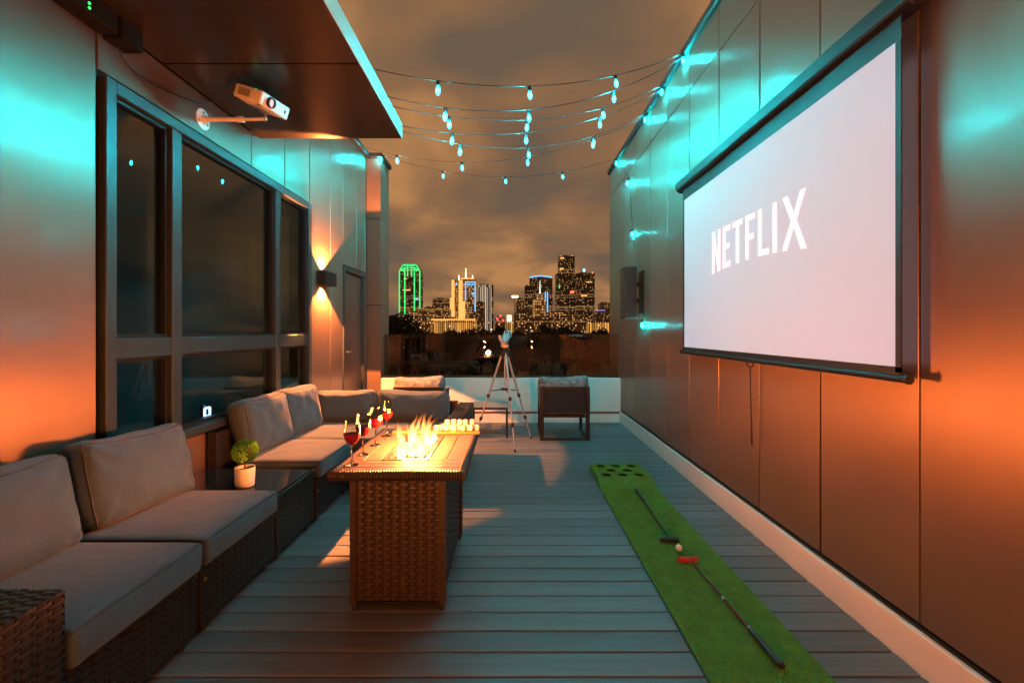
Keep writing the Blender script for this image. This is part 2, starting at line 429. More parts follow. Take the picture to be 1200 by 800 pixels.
# wall behind the camera (seen in the glass reflections)
bw = thing('panel_wall', 'bronze metal panel wall closing the deck behind the viewer', 'wall', (0, YF-0.1, 0))
MB().box((XL, YF-0.24, 0), (XR, YF-0.022, ZT-0.03)).build('wall_core', M_CORE, bw)
xs = [XL, -1.55, -0.85, -0.15, 0.55, 1.15, XR]
panel_set(bw, ('y', YF), [(a, b, z0, z1) for a, b in zip(xs[:-1], xs[1:]) for z0, z1 in ((0.02, 3.0), (3.0, ZT-0.05))], matl=M_PANELX, sign=-1)

# canopy over the left side
cn = thing('roof_canopy', 'dark metal roof canopy overhanging the sofa side of the deck', 'canopy', (-1.63, 1.0, ZS))
XE = -0.985; YE = 4.15
MB().box((XL-0.05, YF, ZS+0.024), (XE-0.014, YE-0.012, ZS+0.115)).build('canopy_core', M_CORE, cn)
for a, b in ((YF, -0.7), (-0.7, 1.15), (1.15, 2.985), (2.985, YE)):
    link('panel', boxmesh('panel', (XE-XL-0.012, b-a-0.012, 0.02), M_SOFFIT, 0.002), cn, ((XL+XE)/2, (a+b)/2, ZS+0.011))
for a, b in ((YF, -0.7), (-0.7, 1.15), (1.15, 2.985), (2.985, YE)):
    link('fascia', boxmesh('fascia', (0.012, b-a-0.008, 0.125), M_FASCIA, 0.002), cn, (XE-0.004, (a+b)/2, ZS+0.066))
MB().box((XL, YE-0.010, ZS+0.004), (XE-0.012, YE+0.004, ZS+0.128)).build('end_fascia', M_PANELX, cn, bevel=0.002)

# ---------------------------------------------------------------- parapet and glass guard
pp = thing('parapet_wall', 'low white parapet wall at the far end of the deck', 'wall', (-0.15, YB+0.12, 0))
MB().box((-2.048, YB, 0.155), (XR+0.02, YB+0.26, 0.684)).build('wall_face', M_WHITE, pp, bevel=0.005)
MB().box((-2.048, YB+0.02, 0.118), (XR+0.02, YB+0.26, 0.153)).build('reveal_strip', mat('brown reveal strip', (0.22, 0.14, 0.11), 0.5, 0.4), pp)
MB().box((-2.048, YB+0.001, -0.05), (XR+0.02, YB+0.26, 0.116)).build('wall_base', M_WHITE, pp, bevel=0.004)
gg = thing('glass_railing', 'frameless clear glass railing standing on the white parapet', 'railing', (-0.15, YB+0.13, 0.686))
xs = [-2.045, -0.80, 0.46, 1.735]
for a, b in zip(xs[:-1], xs[1:]):
    MB().quad((a+0.003, YB+0.13, 0.70), (b-0.003, YB+0.13, 0.70), (b-0.003, YB+0.13, 1.375), (a+0.003, YB+0.13, 1.375)).build('pane', M_GUARD, gg)
MB().box((-2.045, YB+0.10, 0.686), (1.735, YB+0.16, 0.712)).build('base_channel', M_BLACK, gg, bevel=0.002)

# ---------------------------------------------------------------- window, door
wd = thing('window', 'large charcoal framed window of six panes beside the sofas', 'window', (XL, 3.84, WZ0))
fx0, fx1 = XL-0.10, XL+0.035
def bar(lo, hi, nm='frame_bar', m=M_FRAME, par=wd): return MB().box(lo, hi).build(nm, m, par, bevel=0.004)
bar((fx0, WY0, WZ0), (fx1, WY0+0.07, WZ1), 'jamb'); bar((fx0, WY1-0.07, WZ0), (fx1, WY1, WZ1), 'jamb')
bar((fx0, WY0+0.0705, WZ1-0.07), (fx1-0.003, WY1-0.0705, WZ1), 'head'); bar((fx0, WY0+0.0705, WZ0), (fx1+0.03, WY1-0.0705, WZ0+0.06), 'sill')
mull = [3.077, 4.42]
for y in mull: bar((fx0, y-0.045, WZ0+0.061), (fx1-0.006, y+0.045, WZ1-0.071), 'mullion')
ys = [WY0+0.07, mull[0]-0.045, mull[0]+0.045, mull[1]-0.045, mull[1]+0.045, WY1-0.07]
for i in range(3):
    a, b = ys[2*i]+0.001, ys[2*i+1]-0.001
    bar((fx0, a, 1.275), (fx1-0.010, b, 1.395), 'transom')
    for z0, z1 in ((WZ0+0.061, 1.274), (1.396, WZ1-0.071)):
        sw = 0.022
        f = MB(); x0, x1 = XL-0.06, XL-0.002
        f.box((x0, a, z0), (x1, a+sw, z1)); f.box((x0, b-sw, z0), (x1, b, z1)); f.box((x0, a+sw, z0), (x1, b-sw, z0+sw)); f.box((x0, a+sw, z1-sw), (x1, b-sw, z1))
        sash = f.build('sash', M_BLACK, wd)
        MB().quad((XL-0.03, a+sw-.002, z0+sw-.002), (XL-0.03, b-sw+.002, z0+sw-.002), (XL-0.03, b-sw+.002, z1-sw+.002), (XL-0.03, a+sw-.002, z1-sw+.002)).build('pane', M_PANE, sash)

# the dark room behind the window
rm = MB(); x0, x1, y0, y1, z0, z1 = -6.2, XL-0.23, 1.6, 6.1, 0.0, 2.95
rm.quad((x0,y0,z0),(x1,y0,z0),(x1,y1,z0),(x0,y1,z0)); rm.quad((x0,y0,z1),(x0,y1,z1),(x1,y1,z1),(x1,y0,z1))
rm.quad((x0,y0,z0),(x0,y1,z0),(x0,y1,z1),(x0,y0,z1)); rm.quad((x0,y0,z0),(x0,y0,z1),(x1,y0,z1),(x1,y0,z0)); rm.quad((x0,y1,z0),(x1,y1,z0),(x1,y1,z1),(x0,y1,z1))
tag(rm.build('room_shell', M_ROOM), kind='structure')

gd = thing('glowing_clock', 'small blue-white glowing gadget behind the low window pane', 'clock', (XL-0.10, 3.55, 0.762))
MB().box((XL-0.13, 3.53, 0.765), (XL-0.105, 3.56, 0.86)).build('stand', M_BLACKP, gd, bevel=0.003)
ring = [(XL-0.10, 3.575+0.030*max(-1, min(1, 1.35*math.cos(t))), 0.80+0.032*max(-1, min(1, 1.35*math.sin(t)))) for t in [2*math.pi*i/24 for i in range(24)]]
MB().tube(ring, 0.008, 6, closed=True).build('light_ring', emis('blue white ring', (0.45, 0.6, 1.0), 5.0), gd, smooth=True)
MB().box((XL-0.102, 3.535, 0.835), (XL-0.10, 3.558, 0.855)).build('display', emis('blue display', (0.1, 0.3, 1.0), 0.8), gd)

dr = thing('door', 'brown door in a charcoal frame beside the sconce', 'door', (XL, 6.66, 0))
MB().box((XL-0.07, 6.27, 0.03), (XL-0.035, 7.05, 2.25)).build('door_leaf', mat('brown door paint', (0.13, 0.07, 0.055), 0.35, 0.2), dr, bevel=0.004)
for lo, hi in (((XL-0.10, 6.20, 0), (XL+0.015, 6.265, 2.33)), ((XL-0.10, 7.055, 0), (XL+0.015, 7.12, 2.33)), ((XL-0.10, 6.2655, 2.26), (XL+0.013, 7.0545, 2.33))): bar(lo, hi, 'door_frame', M_FRAME, dr)
hd = MB(); hd.box((XL-0.036, 6.33, 1.0), (XL-0.028, 6.37, 1.22)); hd.cyl((XL-0.03, 6.35, 1.14), (XL+0.02, 6.35, 1.14), 0.009); hd.box((XL+0.010, 6.345, 1.13), (XL+0.026, 6.47, 1.15))
hd.build('handle', M_STEEL, dr)

# ---------------------------------------------------------------- sconces
def spot(name, loc, direction, power, angle, blend, color, parent):
    l = bpy.data.lights.new(name, 'SPOT'); l.energy = power; l.spot_size = R(angle); l.spot_blend = blend; l.color = color; l.shadow_soft_size = 0.02
    o = bpy.data.objects.new(name, l); COL.objects.link(o); o.parent = parent
    o.location = Vector(loc)-wloc(parent); o.rotation_euler = Vector(direction).to_track_quat('-Z', 'Y').to_euler(); return o
WARM = (1.0, 0.25, 0.05)
M_LENS = emis('sconce lens', (1.0, 0.55, 0.22), 12.0)
def sconce(label, c, n, power, angle, group=None, tilt=0.0, blend=0.04, down=1.0):
    """c: centre on the wall, n: outward normal (unit, axis aligned)"""
    c = Vector(c); n = Vector(n); t = Vector((0, 0, 1)).cross(n)
    s = thing('wall_sconce', label, 'wall light', c, group)
    def bx(a0, a1, b0, b1, z0, z1, nm, m, bev=0.003):
        p = [c + n*a + t*b + Vector((0, 0, z)) for a in (a0, a1) for b in (b0, b1) for z in (z0, z1)]
        lo = [min(q[i] for q in p) for i in range(3)]; hi = [max(q[i] for q in p) for i in range(3)]
        return MB().box(lo, hi).build(nm, m, s, bevel=bev)
    bx(0.0, 0.012, -0.10, 0.10, -0.06, 0.06, 'back_plate', M_BLACK)
    bx(0.013, 0.030, -0.16, 0.16, -0.08, 0.08, 'housing', M_BLACK); bx(0.105, 0.125, -0.16, 0.16, -0.08, 0.08, 'housing', M_BLACK)
    for q in (-1, 1): bx(0.0305, 0.1045, q*0.16 if q < 0 else 0.14, -0.14 if q < 0 else 0.16, -0.08, 0.08, 'housing_cheek', M_BLACK)
    bx(0.0305, 0.1045, -0.139, 0.139, -0.02, 0.02, 'light_block', M_BLACK)
    for z in (-1, 1):
        bx(0.045, 0.085, -0.03, 0.03, min(z*0.0205, z*0.026), max(z*0.0205, z*0.026), 'lens', M_LENS, 0)
        spot('sconce_beam', c+n*0.067+Vector((0, 0, z*0.085)), Vector((0, 0, z))+n*tilt, power*(down if z < 0 else 1.0), angle, blend, WARM, s)
    return s
sconce('black up-down box sconce on the panels between window and door', (XL, 5.49, 2.06), (1, 0, 0), P_SCONCE, 112)
sconce('black up-down sconce on the wall behind the viewer, on the sofa side', (-0.9, YF, 0.95), (0, 1, 0), P_REAR, 165, 'sconces behind the viewer', 0.6, 0.3, 0.55)
sconce('black up-down sconce on the wall behind the viewer, on the putting mat side', (0.75, YF, 0.95), (0, 1, 0), P_REAR, 165, 'sconces behind the viewer', 0.6, 0.3, 0.55)

# ---------------------------------------------------------------- wicker
def weave(m, o, u, v, w, h, row=0.019, col=0.050, depth=0.004, seed=0):
    """basket weave on the rectangle o + u*[0,w] + v*[0,h]; outward normal u x v"""
    o = Vector(o); u = Vector(u).normalized(); v = Vector(v).normalized(); n = u.cross(v)
    nr = max(2, round(h/row)); nc = max(2, round(w/col)); rh = h/nr; cw = w/nc
    rg = random.Random(seed)
    for j in range(nr):
        jz = rg.uniform(-0.0012, 0.0012)
        for i in range(nc):
            over = (i + j) % 2 == 0
            jit = rg.uniform(-0.0015, 0.0015)
            if over:
                a0, a1 = i*cw - cw*0.10, (i+1)*cw + cw*0.10
                a0 = max(0, a0); a1 = min(w, a1)
                z0, z1 = (j+0.07)*rh+jz, (j+0.93)*rh+jz
                k = len(m.v)
                for s_, hh in ((0, -0.2), (0.25, 0.8), (0.75, 0.8), (1, -0.2)):
                    a = a0+(a1-a0)*s_
                    for zz, e in ((z0, 0.0), ((z0+z1)/2, 1.0), (z1, 0.0)):
                        m.v.append(o + u*a + v*(zz+jit*0.5) + n*(depth*(hh + 0.5*e*(1 if hh > 0 else 0.2))))
                for s_ in range(3):
                    for q in range(2):
                        b = k+s_*3+q; m.f.append((b, b+3, b+4, b+1))
            else:
                # vertical stake showing between the strands
                a0, a1 = (i+0.22)*cw, (i+0.78)*cw
                k = len(m.v)
                for zz in (j*rh-0.001, (j+1)*rh+0.001):
                    for a, e in ((a0, -0.3), ((a0+a1)/2, 0.25), (a1, -0.3)): m.v.append(o + u*a + v*max(0, min(h, zz)) + n*(depth*e))
                for q in range(2): m.f.append((k+q, k+q+1, k+4+q, k+3+q))

def wicker_box(parent, lo, hi, faces='F', name='wicker_panel', seed=1, row=0.0145, col=0.05, skin=None):
    """solid dark core plus a woven skin on the named faces: -x +x -y +y +z"""
    x0, y0, z0 = lo; x1, y1, z1 = hi
    MB().box((x0+.006, y0+.006, z0+.004), (x1-.006, y1-.006, z1-.004)).build('inner_board', M_WICKBACK, parent)
    for q, fc in enumerate(faces.split()):
        m = MB()
        if fc == '+x': weave(m, (x1-.003, y0, z0), (0, 1, 0), (0, 0, 1), y1-y0, z1-z0, row, col, seed=seed+q)
        if fc == '-x': weave(m, (x0+.003, y1, z0), (0, -1, 0), (0, 0, 1), y1-y0, z1-z0, row, col, seed=seed+q)
        if fc == '-y': weave(m, (x0, y0+.003, z0), (1, 0, 0), (0, 0, 1), x1-x0, z1-z0, row, col, seed=seed+q)
        if fc == '+y': weave(m, (x1, y1-.003, z0), (-1, 0, 0), (0, 0, 1), x1-x0, z1-z0, row, col, seed=seed+q)
        if fc == '+z': weave(m, (x0, y0, z1-.003), (1, 0, 0), (0, 1, 0), x1-x0, y1-y0, row, col, seed=seed+q)
        m.build(name, skin or M_WICKER, parent, smooth=True, kind='stuff')

# ---------------------------------------------------------------- cushions
RINGS = {}
def cushion_mesh(sx, sy, sz, r=0.035, bulge=0.015, wr=0.004, seed=0, n=28, sag=0.0):
    """boxed cushion centred at the origin; z is the thickness"""
    bm = bmesh.new(); grid = {}
    def put(x, y, z):
        key = (round(x, 4), round(y, 4), round(z, 4))
        if key not in grid: grid[key] = bm.verts.new((x, y, z))
        return grid[key]
    nz_ = 5
    lin = lambda q: [-1+2*i/q for i in range(q+1)]
    U = lin(n); Wz = lin(nz_)
    def face(fn, A, B):
        for a0, a1 in zip(A[:-1], A[1:]):
            for b0, b1 in zip(B[:-1], B[1:]):
                bm.faces.new([put(*fn(a0, b0)), put(*fn(a1, b0)), put(*fn(a1, b1)), put(*fn(a0, b1))])
    face(lambda a, b: (a, b, 1), U, U); face(lambda a, b: (b, a, -1), U, U)
    face(lambda a, b: (1, a, b), U, Wz); face(lambda a, b: (-1, -a, b), U, Wz)
    face(lambda a, b: (-a, 1, b), U, Wz); face(lambda a, b: (a, -1, b), U, Wz)
    so = Vector((seed*3.7, seed*1.3, seed*2.1))
    order = [(a, -1) for a in U] + [(1, a) for a in U[1:]] + [(a, 1) for a in reversed(U[:-1])] + [(-1, a) for a in reversed(U[1:-1])]
    rings = [[grid[(round(a, 4), round(b, 4), float(t))] for a, b in order] for t in (-1, 1)]
    for v in bm.verts:
        u, w, t = v.co
        # spread rows towards the edges so corners stay round
        u2 = math.copysign(abs(u)**0.85, u); w2 = math.copysign(abs(w)**0.85, w)
        p = Vector((u2*sx/2, w2*sy/2, t*sz/2))
        inner = Vector((max(-sx/2+r, min(sx/2-r, p.x)), max(-sy/2+r, min(sy/2-r, p.y)), max(-sz/2+r, min(sz/2-r, p.z))))
        d = p-inner
        if d.length > 1e-6: p = inner + d.normalized()*min(r, d.length if d.length < r else r)
        f = (1-u2**4)*(1-w2**4)
        p.z += math.copysign(1, t)*bulge*f*(abs(t)**0.5 if t else 0)
        sidef = (1-t*t)
        if abs(u) > 0.999: p.x += math.copysign(bulge*0.45*sidef*(1-w2**4), u)
        if abs(w) > 0.999: p.y += math.copysign(bulge*0.45*sidef*(1-u2**4), w)
        if wr:
            q = Vector((p.x*9, p.y*9, p.z*9)) + so
            edge = max(abs(u2), abs(w2))
            radial = 0.0
            for (cu, cw) in ((1, 1), (1, -1), (-1, 1), (-1, -1)):
                du, dw = (cu-u2)*sx/2, (cw-w2)*sy/2; dist = math.hypot(du, dw)
                radial += math.sin(math.atan2(dw, du)*9 + seed + cu*2 + cw + 1.5*mnoise.noise(q*0.5))*math.exp(-dist/0.11)*min(1, dist/0.04)
            pucker = math.sin((w2*sy if abs(u2) > abs(w2) else u2*sx)*95 + seed + 4*mnoise.noise(q*0.7))*max(0, edge-0.72)*2.0
            p.z += math.copysign(1, t)*wr*(mnoise.noise(q)*1.3 + 1.5*radial + 0.55*pucker)*(1 if edge < 0.999 else 0.3)
            p += Vector((mnoise.noise(q+Vector((9, 0, 0))), mnoise.noise(q+Vector((0, 9, 0))), 0))*wr*0.8
        if sag: p.y -= sag*(1-u2*u2)*max(0, w2)
        v.co = p
    rp_ = [[v.co.copy() for v in rg_] for rg_ in rings]
    me = bpy.data.meshes.new('cushion'); bm.to_mesh(me); bm.free(); RINGS[me.name] = rp_
    me.polygons.foreach_set('use_smooth', [True]*len(me.polygons)); me.materials.append(M_FABRIC); me.update(); return me

def cushion(name, parent, c, size, rot=(0, 0, 0), seed=0, r=0.03, bulge=0.014, wr=0.003, piping=True, sag=0.0, material=None):
    me = cushion_mesh(*size, r=r, bulge=bulge, wr=wr, seed=seed, sag=sag)
    if material: me.materials[0] = material
    o = link(name, me, parent, c); o.rotation_euler = rot
    if piping:
        m = MB()
        for ring in RINGS[me.name]: m.tube(ring, 0.0042, 5, closed=True)
        m.build('piping', M_PIPING, o, smooth=True, local=True)
    return o

# ---------------------------------------------------------------- sofas along the window wall
XFRONT = -1.43; XBACK = -2.235; ZCB, ZCT = 0.335, 0.465
def legs(parent, pts, h=0.06):
    for (x, y) in pts: MB().cyl((x, y, 0.0), (x, y, h), 0.018, 0.022, 10).build('leg', M_BLACKP, parent)
def screw(parent, x, y, z): MB().lathe([(0.0, 0.0), (0.010, 0.0), (0.009, 0.004), (0.0, 0.005)], 10, (x, y, z), Matrix.Rotation(R(90), 3, 'Y'), cap=False).build('screw', M_BRASS, parent)

GS = 'modular wicker sofa sections'
s1 = thing('sofa_section', 'wicker sofa section with a broad wicker arm and grey cushions', 'sofa', (-1.85, 1.75, 0), GS)
wicker_box(s1, (XBACK, 1.475, 0.06), (XFRONT-0.012, 2.10, ZCB-0.005), '+x -y +y', seed=3)
wicker_box(s1, (XBACK-0.005, 1.27, 0.04), (XFRONT+0.01, 1.455, 0.615), '+x -y +y +z', 'arm', seed=9)
wicker_box(s1, (XBACK-0.02, 1.475, ZCB), (XBACK+0.05, 2.10, 0.66), '+x +z -y +y', 'back_frame', seed=19)
legs(s1, [(XFRONT-0.06, 1.33), (XFRONT-0.06, 2.05), (XBACK+0.05, 1.33), (XBACK+0.05, 2.05)])
cushion('seat_cushion', s1, (-1.735, 1.787, (ZCB+ZCT)/2+0.002), (0.64, 0.632, ZCT-ZCB), seed=1, r=0.022, bulge=0.012, wr=0.0022)
cushion('back_cushion', s1, (-2.085, 1.80, 0.655), (0.63, 0.44, 0.17), (R(78), 0, R(90)), seed=2, r=0.05, bulge=0.045, wr=0.008, piping=True, sag=0.02)
MB().cyl((XFRONT-0.03, 2.106, 0.08), (XFRONT-0.03, 2.106, 0.34), 0.012, n=8).build('corner_post', M_WICKER, s1)

s2 = thing('sofa_section', 'armless wicker sofa section next to the low wicker side table', 'sofa', (-1.85, 2.45, 0), GS)
wicker_box(s2, (XBACK, 2.125, 0.06), (XFRONT-0.012, 2.79, ZCB-0.005), '+x -y +y', seed=23)
wicker_box(s2, (XBACK-0.02, 2.125, ZCB), (XBACK+0.05, 2.79, 0.66), '+x +z -y +y', 'back_frame', seed=33)
legs(s2, [(XFRONT-0.06, 2.2), (XFRONT-0.06, 2.73), (XBACK+0.05, 2.2), (XBACK+0.05, 2.73)])
cushion('seat_cushion', s2, (-1.735, 2.452, (ZCB+ZCT)/2+0.002), (0.64, 0.662, ZCT-ZCB), seed=4, r=0.022, bulge=0.012, wr=0.0022)
cushion('back_cushion', s2, (-2.075, 2.50, 0.660), (0.64, 0.44, 0.17), (R(76), R(2), R(86)), seed=5, r=0.05, bulge=0.045, wr=0.009, sag=0.025)
screw(s2, XFRONT-0.008, 2.145, 0.27)

# low wicker side table with a dark glass top
st = thing('wicker_side_table', 'low wicker side table with dark glass top between the sofas', 'table', (-1.85, 3.08, 0))
wicker_box(st, (XBACK, 2.815, 0.06), (XFRONT-0.012, 3.345, 0.40), '+x -y +y', seed=43)
MB().box((XBACK, 2.81, 0.402), (XFRONT-0.005, 3.35, 0.42)).build('top_frame', M_WICKER, st, bevel=0.004)
MB().box((XBACK+0.02, 2.825, 0.4205), (XFRONT-0.02, 3.335, 0.432)).build('glass_top', M_DARKGLASS, st, bevel=0.002)
legs(st, [(XFRONT-0.06, 2.87), (XFRONT-0.06, 3.29), (XBACK+0.05, 2.87), (XBACK+0.05, 3.29)])

s3 = thing('sofa_section', 'wicker sofa section behind the topiary plant with two upright cushions', 'sofa', (-1.85, 3.75, 0), GS)
wicker_box(s3, (XBACK, 3.385, 0.06), (XFRONT-0.012, 4.085, ZCB-0.005), '+x -y +y', seed=53)
wicker_box(s3, (XBACK-0.02, 3.385, 0.06), (XBACK+0.05, 4.085, 0.68), '+x +z -y +y', 'back_frame', seed=63)
legs(s3, [(XFRONT-0.06, 3.45), (XFRONT-0.06, 4.03), (XBACK+0.05, 3.45), (XBACK+0.05, 4.03)])
MB().box((XFRONT-0.045, 3.375, 0.06), (XFRONT-0.002, 3.384, ZCB)).build('corner_post', M_WICKER, s3)
cushion('seat_cushion', s3, (-1.735, 3.745, (ZCB+ZCT)/2+0.002), (0.64, 0.70, ZCT-ZCB), seed=6, r=0.022, bulge=0.012, wr=0.0022)
cushion('back_cushion', s3, (-2.085, 3.83, 0.665), (0.60, 0.44, 0.16), (R(78), 0, R(88)), seed=7, r=0.045, bulge=0.04, wr=0.008, sag=0.015)
screw(s3, XFRONT-0.008, 3.40, 0.24)

s4 = thing('sofa_section', 'corner wicker sofa section below the window end', 'sofa', (-1.85, 4.7, 0), GS)
wicker_box(s4, (XBACK, 4.105, 0.06), (XFRONT-0.012, 5.33, ZCB-0.005), '+x -y +y', seed=73)
wicker_box(s4, (XBACK-0.02, 4.105, ZCB), (XBACK+0.05, 5.33, 0.68), '+x +z -y +y', 'back_frame', seed=83)
wicker_box(s4, (XBACK+0.06, 5.26, ZCB), (XFRONT-0.012, 5.33, 0.62), '-y +z +y', 'back_frame', seed=88)
legs(s4, [(XFRONT-0.06, 4.2), (XFRONT-0.06, 5.25), (XBACK+0.05, 4.2), (XBACK+0.05, 5.25)])
cushion('seat_cushion', s4, (-1.80, 4.675, (ZCB+ZCT)/2+0.002), (0.74, 1.14, ZCT-ZCB), seed=8, r=0.022, bulge=0.012, wr=0.0022)
cushion('back_cushion', s4, (-2.075, 4.43, 0.665), (0.58, 0.44, 0.16), (R(78), 0, R(84)), seed=9, r=0.045, bulge=0.045, wr=0.008, sag=0.015)
cushion('back_cushion', s4, (-1.76, 4.90, 0.618), (0.66, 0.345, 0.18), (R(76), R(-1), R(-3)), seed=10, r=0.05, bulge=0.05, wr=0.009, sag=0.02)

s5 = thing('sofa_section', 'wicker end sofa section with a narrow arm behind the fire table', 'sofa', (-0.95, 4.7, 0), GS)
wicker_box(s5, (XFRONT+0.002, 4.105, 0.06), (-0.605, 5.33, ZCB-0.005), '-y +y', seed=93)
wicker_box(s5, (XFRONT+0.002, 5.26, ZCB), (-0.605, 5.33, 0.62), '-y +z +y', 'back_frame', seed=98)
wicker_box(s5, (-0.60, 4.10, 0.05), (-0.43, 5.33, 0.60), '+x -y +y +z', 'arm', seed=103)
legs(s5, [(-0.5, 4.17), (-0.5, 5.26), (-1.35, 4.17), (-1.35, 5.26)])
cushion('seat_cushion', s5, (-1.015, 4.675, (ZCB+ZCT)/2+0.002), (0.81, 1.14, ZCT-ZCB), seed=11, r=0.022, bulge=0.012, wr=0.0022)
cushion('back_cushion', s5, (-1.05, 4.91, 0.618), (0.74, 0.345, 0.18), (R(75), R(2), R(2)), seed=12, r=0.05, bulge=0.05, wr=0.010, sag=0.025)

# ---------------------------------------------------------------- topiary
tp = thing('topiary_plant', 'small ball topiary in a white pot on the wicker side table', 'plant', (-1.72, 2.95, 0.434))
MB().lathe([(0.052, 0.0), (0.056, 0.004), (0.061, 0.118), (0.061, 0.122), (0.054, 0.122), (0.052, 0.10), (0.0, 0.10)], 24, (-1.72, 2.95, 0.434), cap=False).build('pot', M_POT, tp, smooth=True, auto=0.6)
MB().lathe([(0.0, 0.0), (0.053, 0.0), (0.03, 0.006), (0.0, 0.008)], 16, (-1.72, 2.95, 0.535), cap=False).build('soil', M_SOIL, tp)
MB().cyl((-1.72, 2.95, 0.54), (-1.718, 2.95, 0.64), 0.005, n=8).build('stem', M_TWIG, tp)
lf = MB(); rg = random.Random(5); cc = Vector((-1.718, 2.95, 0.658))
for i in range(1700):
    d = Vector((rg.gauss(0, 1), rg.gauss(0, 1), rg.gauss(0, 1))).normalized()
    rr = 0.074*rg.uniform(0.88, 1.0)
    p = cc + d*rr; t = (d.orthogonal() + Vector((rg.uniform(-1, 1), rg.uniform(-1, 1), rg.uniform(-1, 1)))*0.6).normalized(); b = d.cross(t).normalized()
    l = rg.uniform(0.010, 0.016); w = l*0.40; nrm = (d*0.7+t*0.4)
    lf.quad(p, p+nrm*l*0.5+b*w, p+nrm*l, p+nrm*l*0.5-b*w)
lf.build('leaf_ball', M_LEAF, tp, kind='stuff')
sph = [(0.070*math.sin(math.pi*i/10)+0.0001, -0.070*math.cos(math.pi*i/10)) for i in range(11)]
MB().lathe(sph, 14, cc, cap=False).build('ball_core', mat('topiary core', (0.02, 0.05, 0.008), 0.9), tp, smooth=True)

# ---------------------------------------------------------------- fire table
TX0, TX1, TY0, TY1, TZ = -0.912, -0.224, 2.25, 3.26, 0.738
BX0, BX1, BY0, BY1 = -0.823, -0.333, 2.335, 3.17
ft = thing('fire_table', 'rectangular wicker fire pit table with a plank top', 'fire table', (-0.57, 2.75, 0))
wicker_box(ft, (BX0+0.02, BY0+0.01, 0.03), (BX1-0.02, BY1-0.01, TZ-0.05), '-y +x -x +y', seed=203, row=0.0185, col=0.046, skin=M_WICKER2)
for (x, y) in ((BX0, BY0), (BX1, BY0), (BX0, BY1), (BX1, BY1)):
    sx = 1 if x == BX0 else -1; sy = 1 if y == BY0 else -1
    m = MB(); lo = (min(x, x+sx*0.03), min(y, y+sy*0.03), 0.03); hi = (max(x, x+sx*0.03), max(y, y+sy*0.03), TZ-0.05)
    for i in range(34):
        z0 = 0.03+i*(TZ-0.08)/34; z1 = z0+(TZ-0.08)/34*0.93
        e = 0.0012 if i % 2 else 0
        m.box((lo[0]-e, lo[1]-e, z0), (hi[0]+e, hi[1]+e, z1))
    m.build('corner_post', M_WICKER2, ft, kind='stuff')
    MB().cyl((x+sx*0.02, y+sy*0.02, 0), (x+sx*0.02, y+sy*0.02, 0.03), 0.014, n=10).build('foot', M_BLACKP, ft)
MB().box((BX0+0.03, BY0+0.004, 0.03), (BX1-0.03, BY0+0.016, 0.048)).build('base_rail', M_BLACK, ft)
# braided rim: a row of wrapped strands on all four sides
def rim(a, b, out, nm='rim'):
    m = MB(); a = Vector(a); b = Vector(b); d = (b-a); n = int(d.length/0.0135); dn = d.normalized(); out = Vector(out)
    for i in range(n):
        c = a + d*((i+0.5)/n); up = Vector((0, 0, 1))
        tilt = dn*0.004
        pts = [c - out*0.018 + up*0.019, c + out*0.006 + up*0.018 + tilt, c + out*0.015 + tilt*0.5, c + out*0.006 - up*0.02 - tilt, c - out*0.018 - up*0.022]
        m.tube(pts, 0.0064, 5)
    m.build(nm, M_WICKER2, ft, smooth=True, kind='stuff')
zr = TZ-0.022
rim((TX0+0.01, TY0+0.016, zr), (TX1-0.01, TY0+0.016, zr), (0, -1, 0)); rim((TX1-0.016, TY0+0.01, zr), (TX1-0.016, TY1-0.01, zr), (1, 0, 0))
rim((TX1-0.01, TY1-0.016, zr), (TX0+0.01, TY1-0.016, zr), (0, 1, 0)); rim((TX0+0.016, TY1-0.01, zr), (TX0+0.016, TY0+0.01, zr), (-1, 0, 0))
MB().box((TX0+0.02, TY0+0.02, TZ-0.045), (TX1-0.02, TY1-0.02, TZ-0.016)).build('top_frame', M_BLACK, ft)
# planks round the burner
px0, px1, py0, py1 = TX0+0.03, TX1-0.03, TY0+0.03, TY1-0.03
bx0, bx1, by0, by1 = -0.70, -0.44, 2.46, 3.02
def plank(lo, hi):
    me = boxmesh('plank', (hi[0]-lo[0]-0.004, hi[1]-lo[1]-0.004, 0.016), M_PLANK, 0.002)
    link('plank', me, ft, ((lo[0]+hi[0])/2, (lo[1]+hi[1])/2, TZ-0.008))
n = 3
for i in range(n):
    a = py0+(by0-py0)*i/n; b = py0+(by0-py0)*(i+1)/n; plank((px0, a), (px1, b))
for i in range(n):
    a = by1+(py1-by1)*i/n; b = by1+(py1-by1)*(i+1)/n; plank((px0, a), (px1, b))
for a, b in ((px0, (px0+bx0)/2), ((px0+bx0)/2, bx0), (bx1, (bx1+px1)/2), ((bx1+px1)/2, px1)): plank((a, by0), (b, by1))
tr = MB(); w = 0.022
tr.box((bx0+.003, by0+.003, TZ-0.03), (bx0+w, by1-.003, TZ+0.004)); tr.box((bx1-w, by0+.003, TZ-0.03), (bx1-.003, by1-.003, TZ+0.004))
tr.box((bx0+w, by0+.003, TZ-0.03), (bx1-w, by0+w, TZ+0.0035)); tr.box((bx0+w, by1-w, TZ-0.03), (bx1-w, by1-.003, TZ+0.0035)); tr.box((bx0+w, by0+w, TZ-0.034), (bx1-w, by1-w, TZ-0.026))
tr.build('burner_tray', mat('burner steel', (0.30, 0.24, 0.20), 0.35, 0.9), ft)
rk = MB(); rg = random.Random(11)
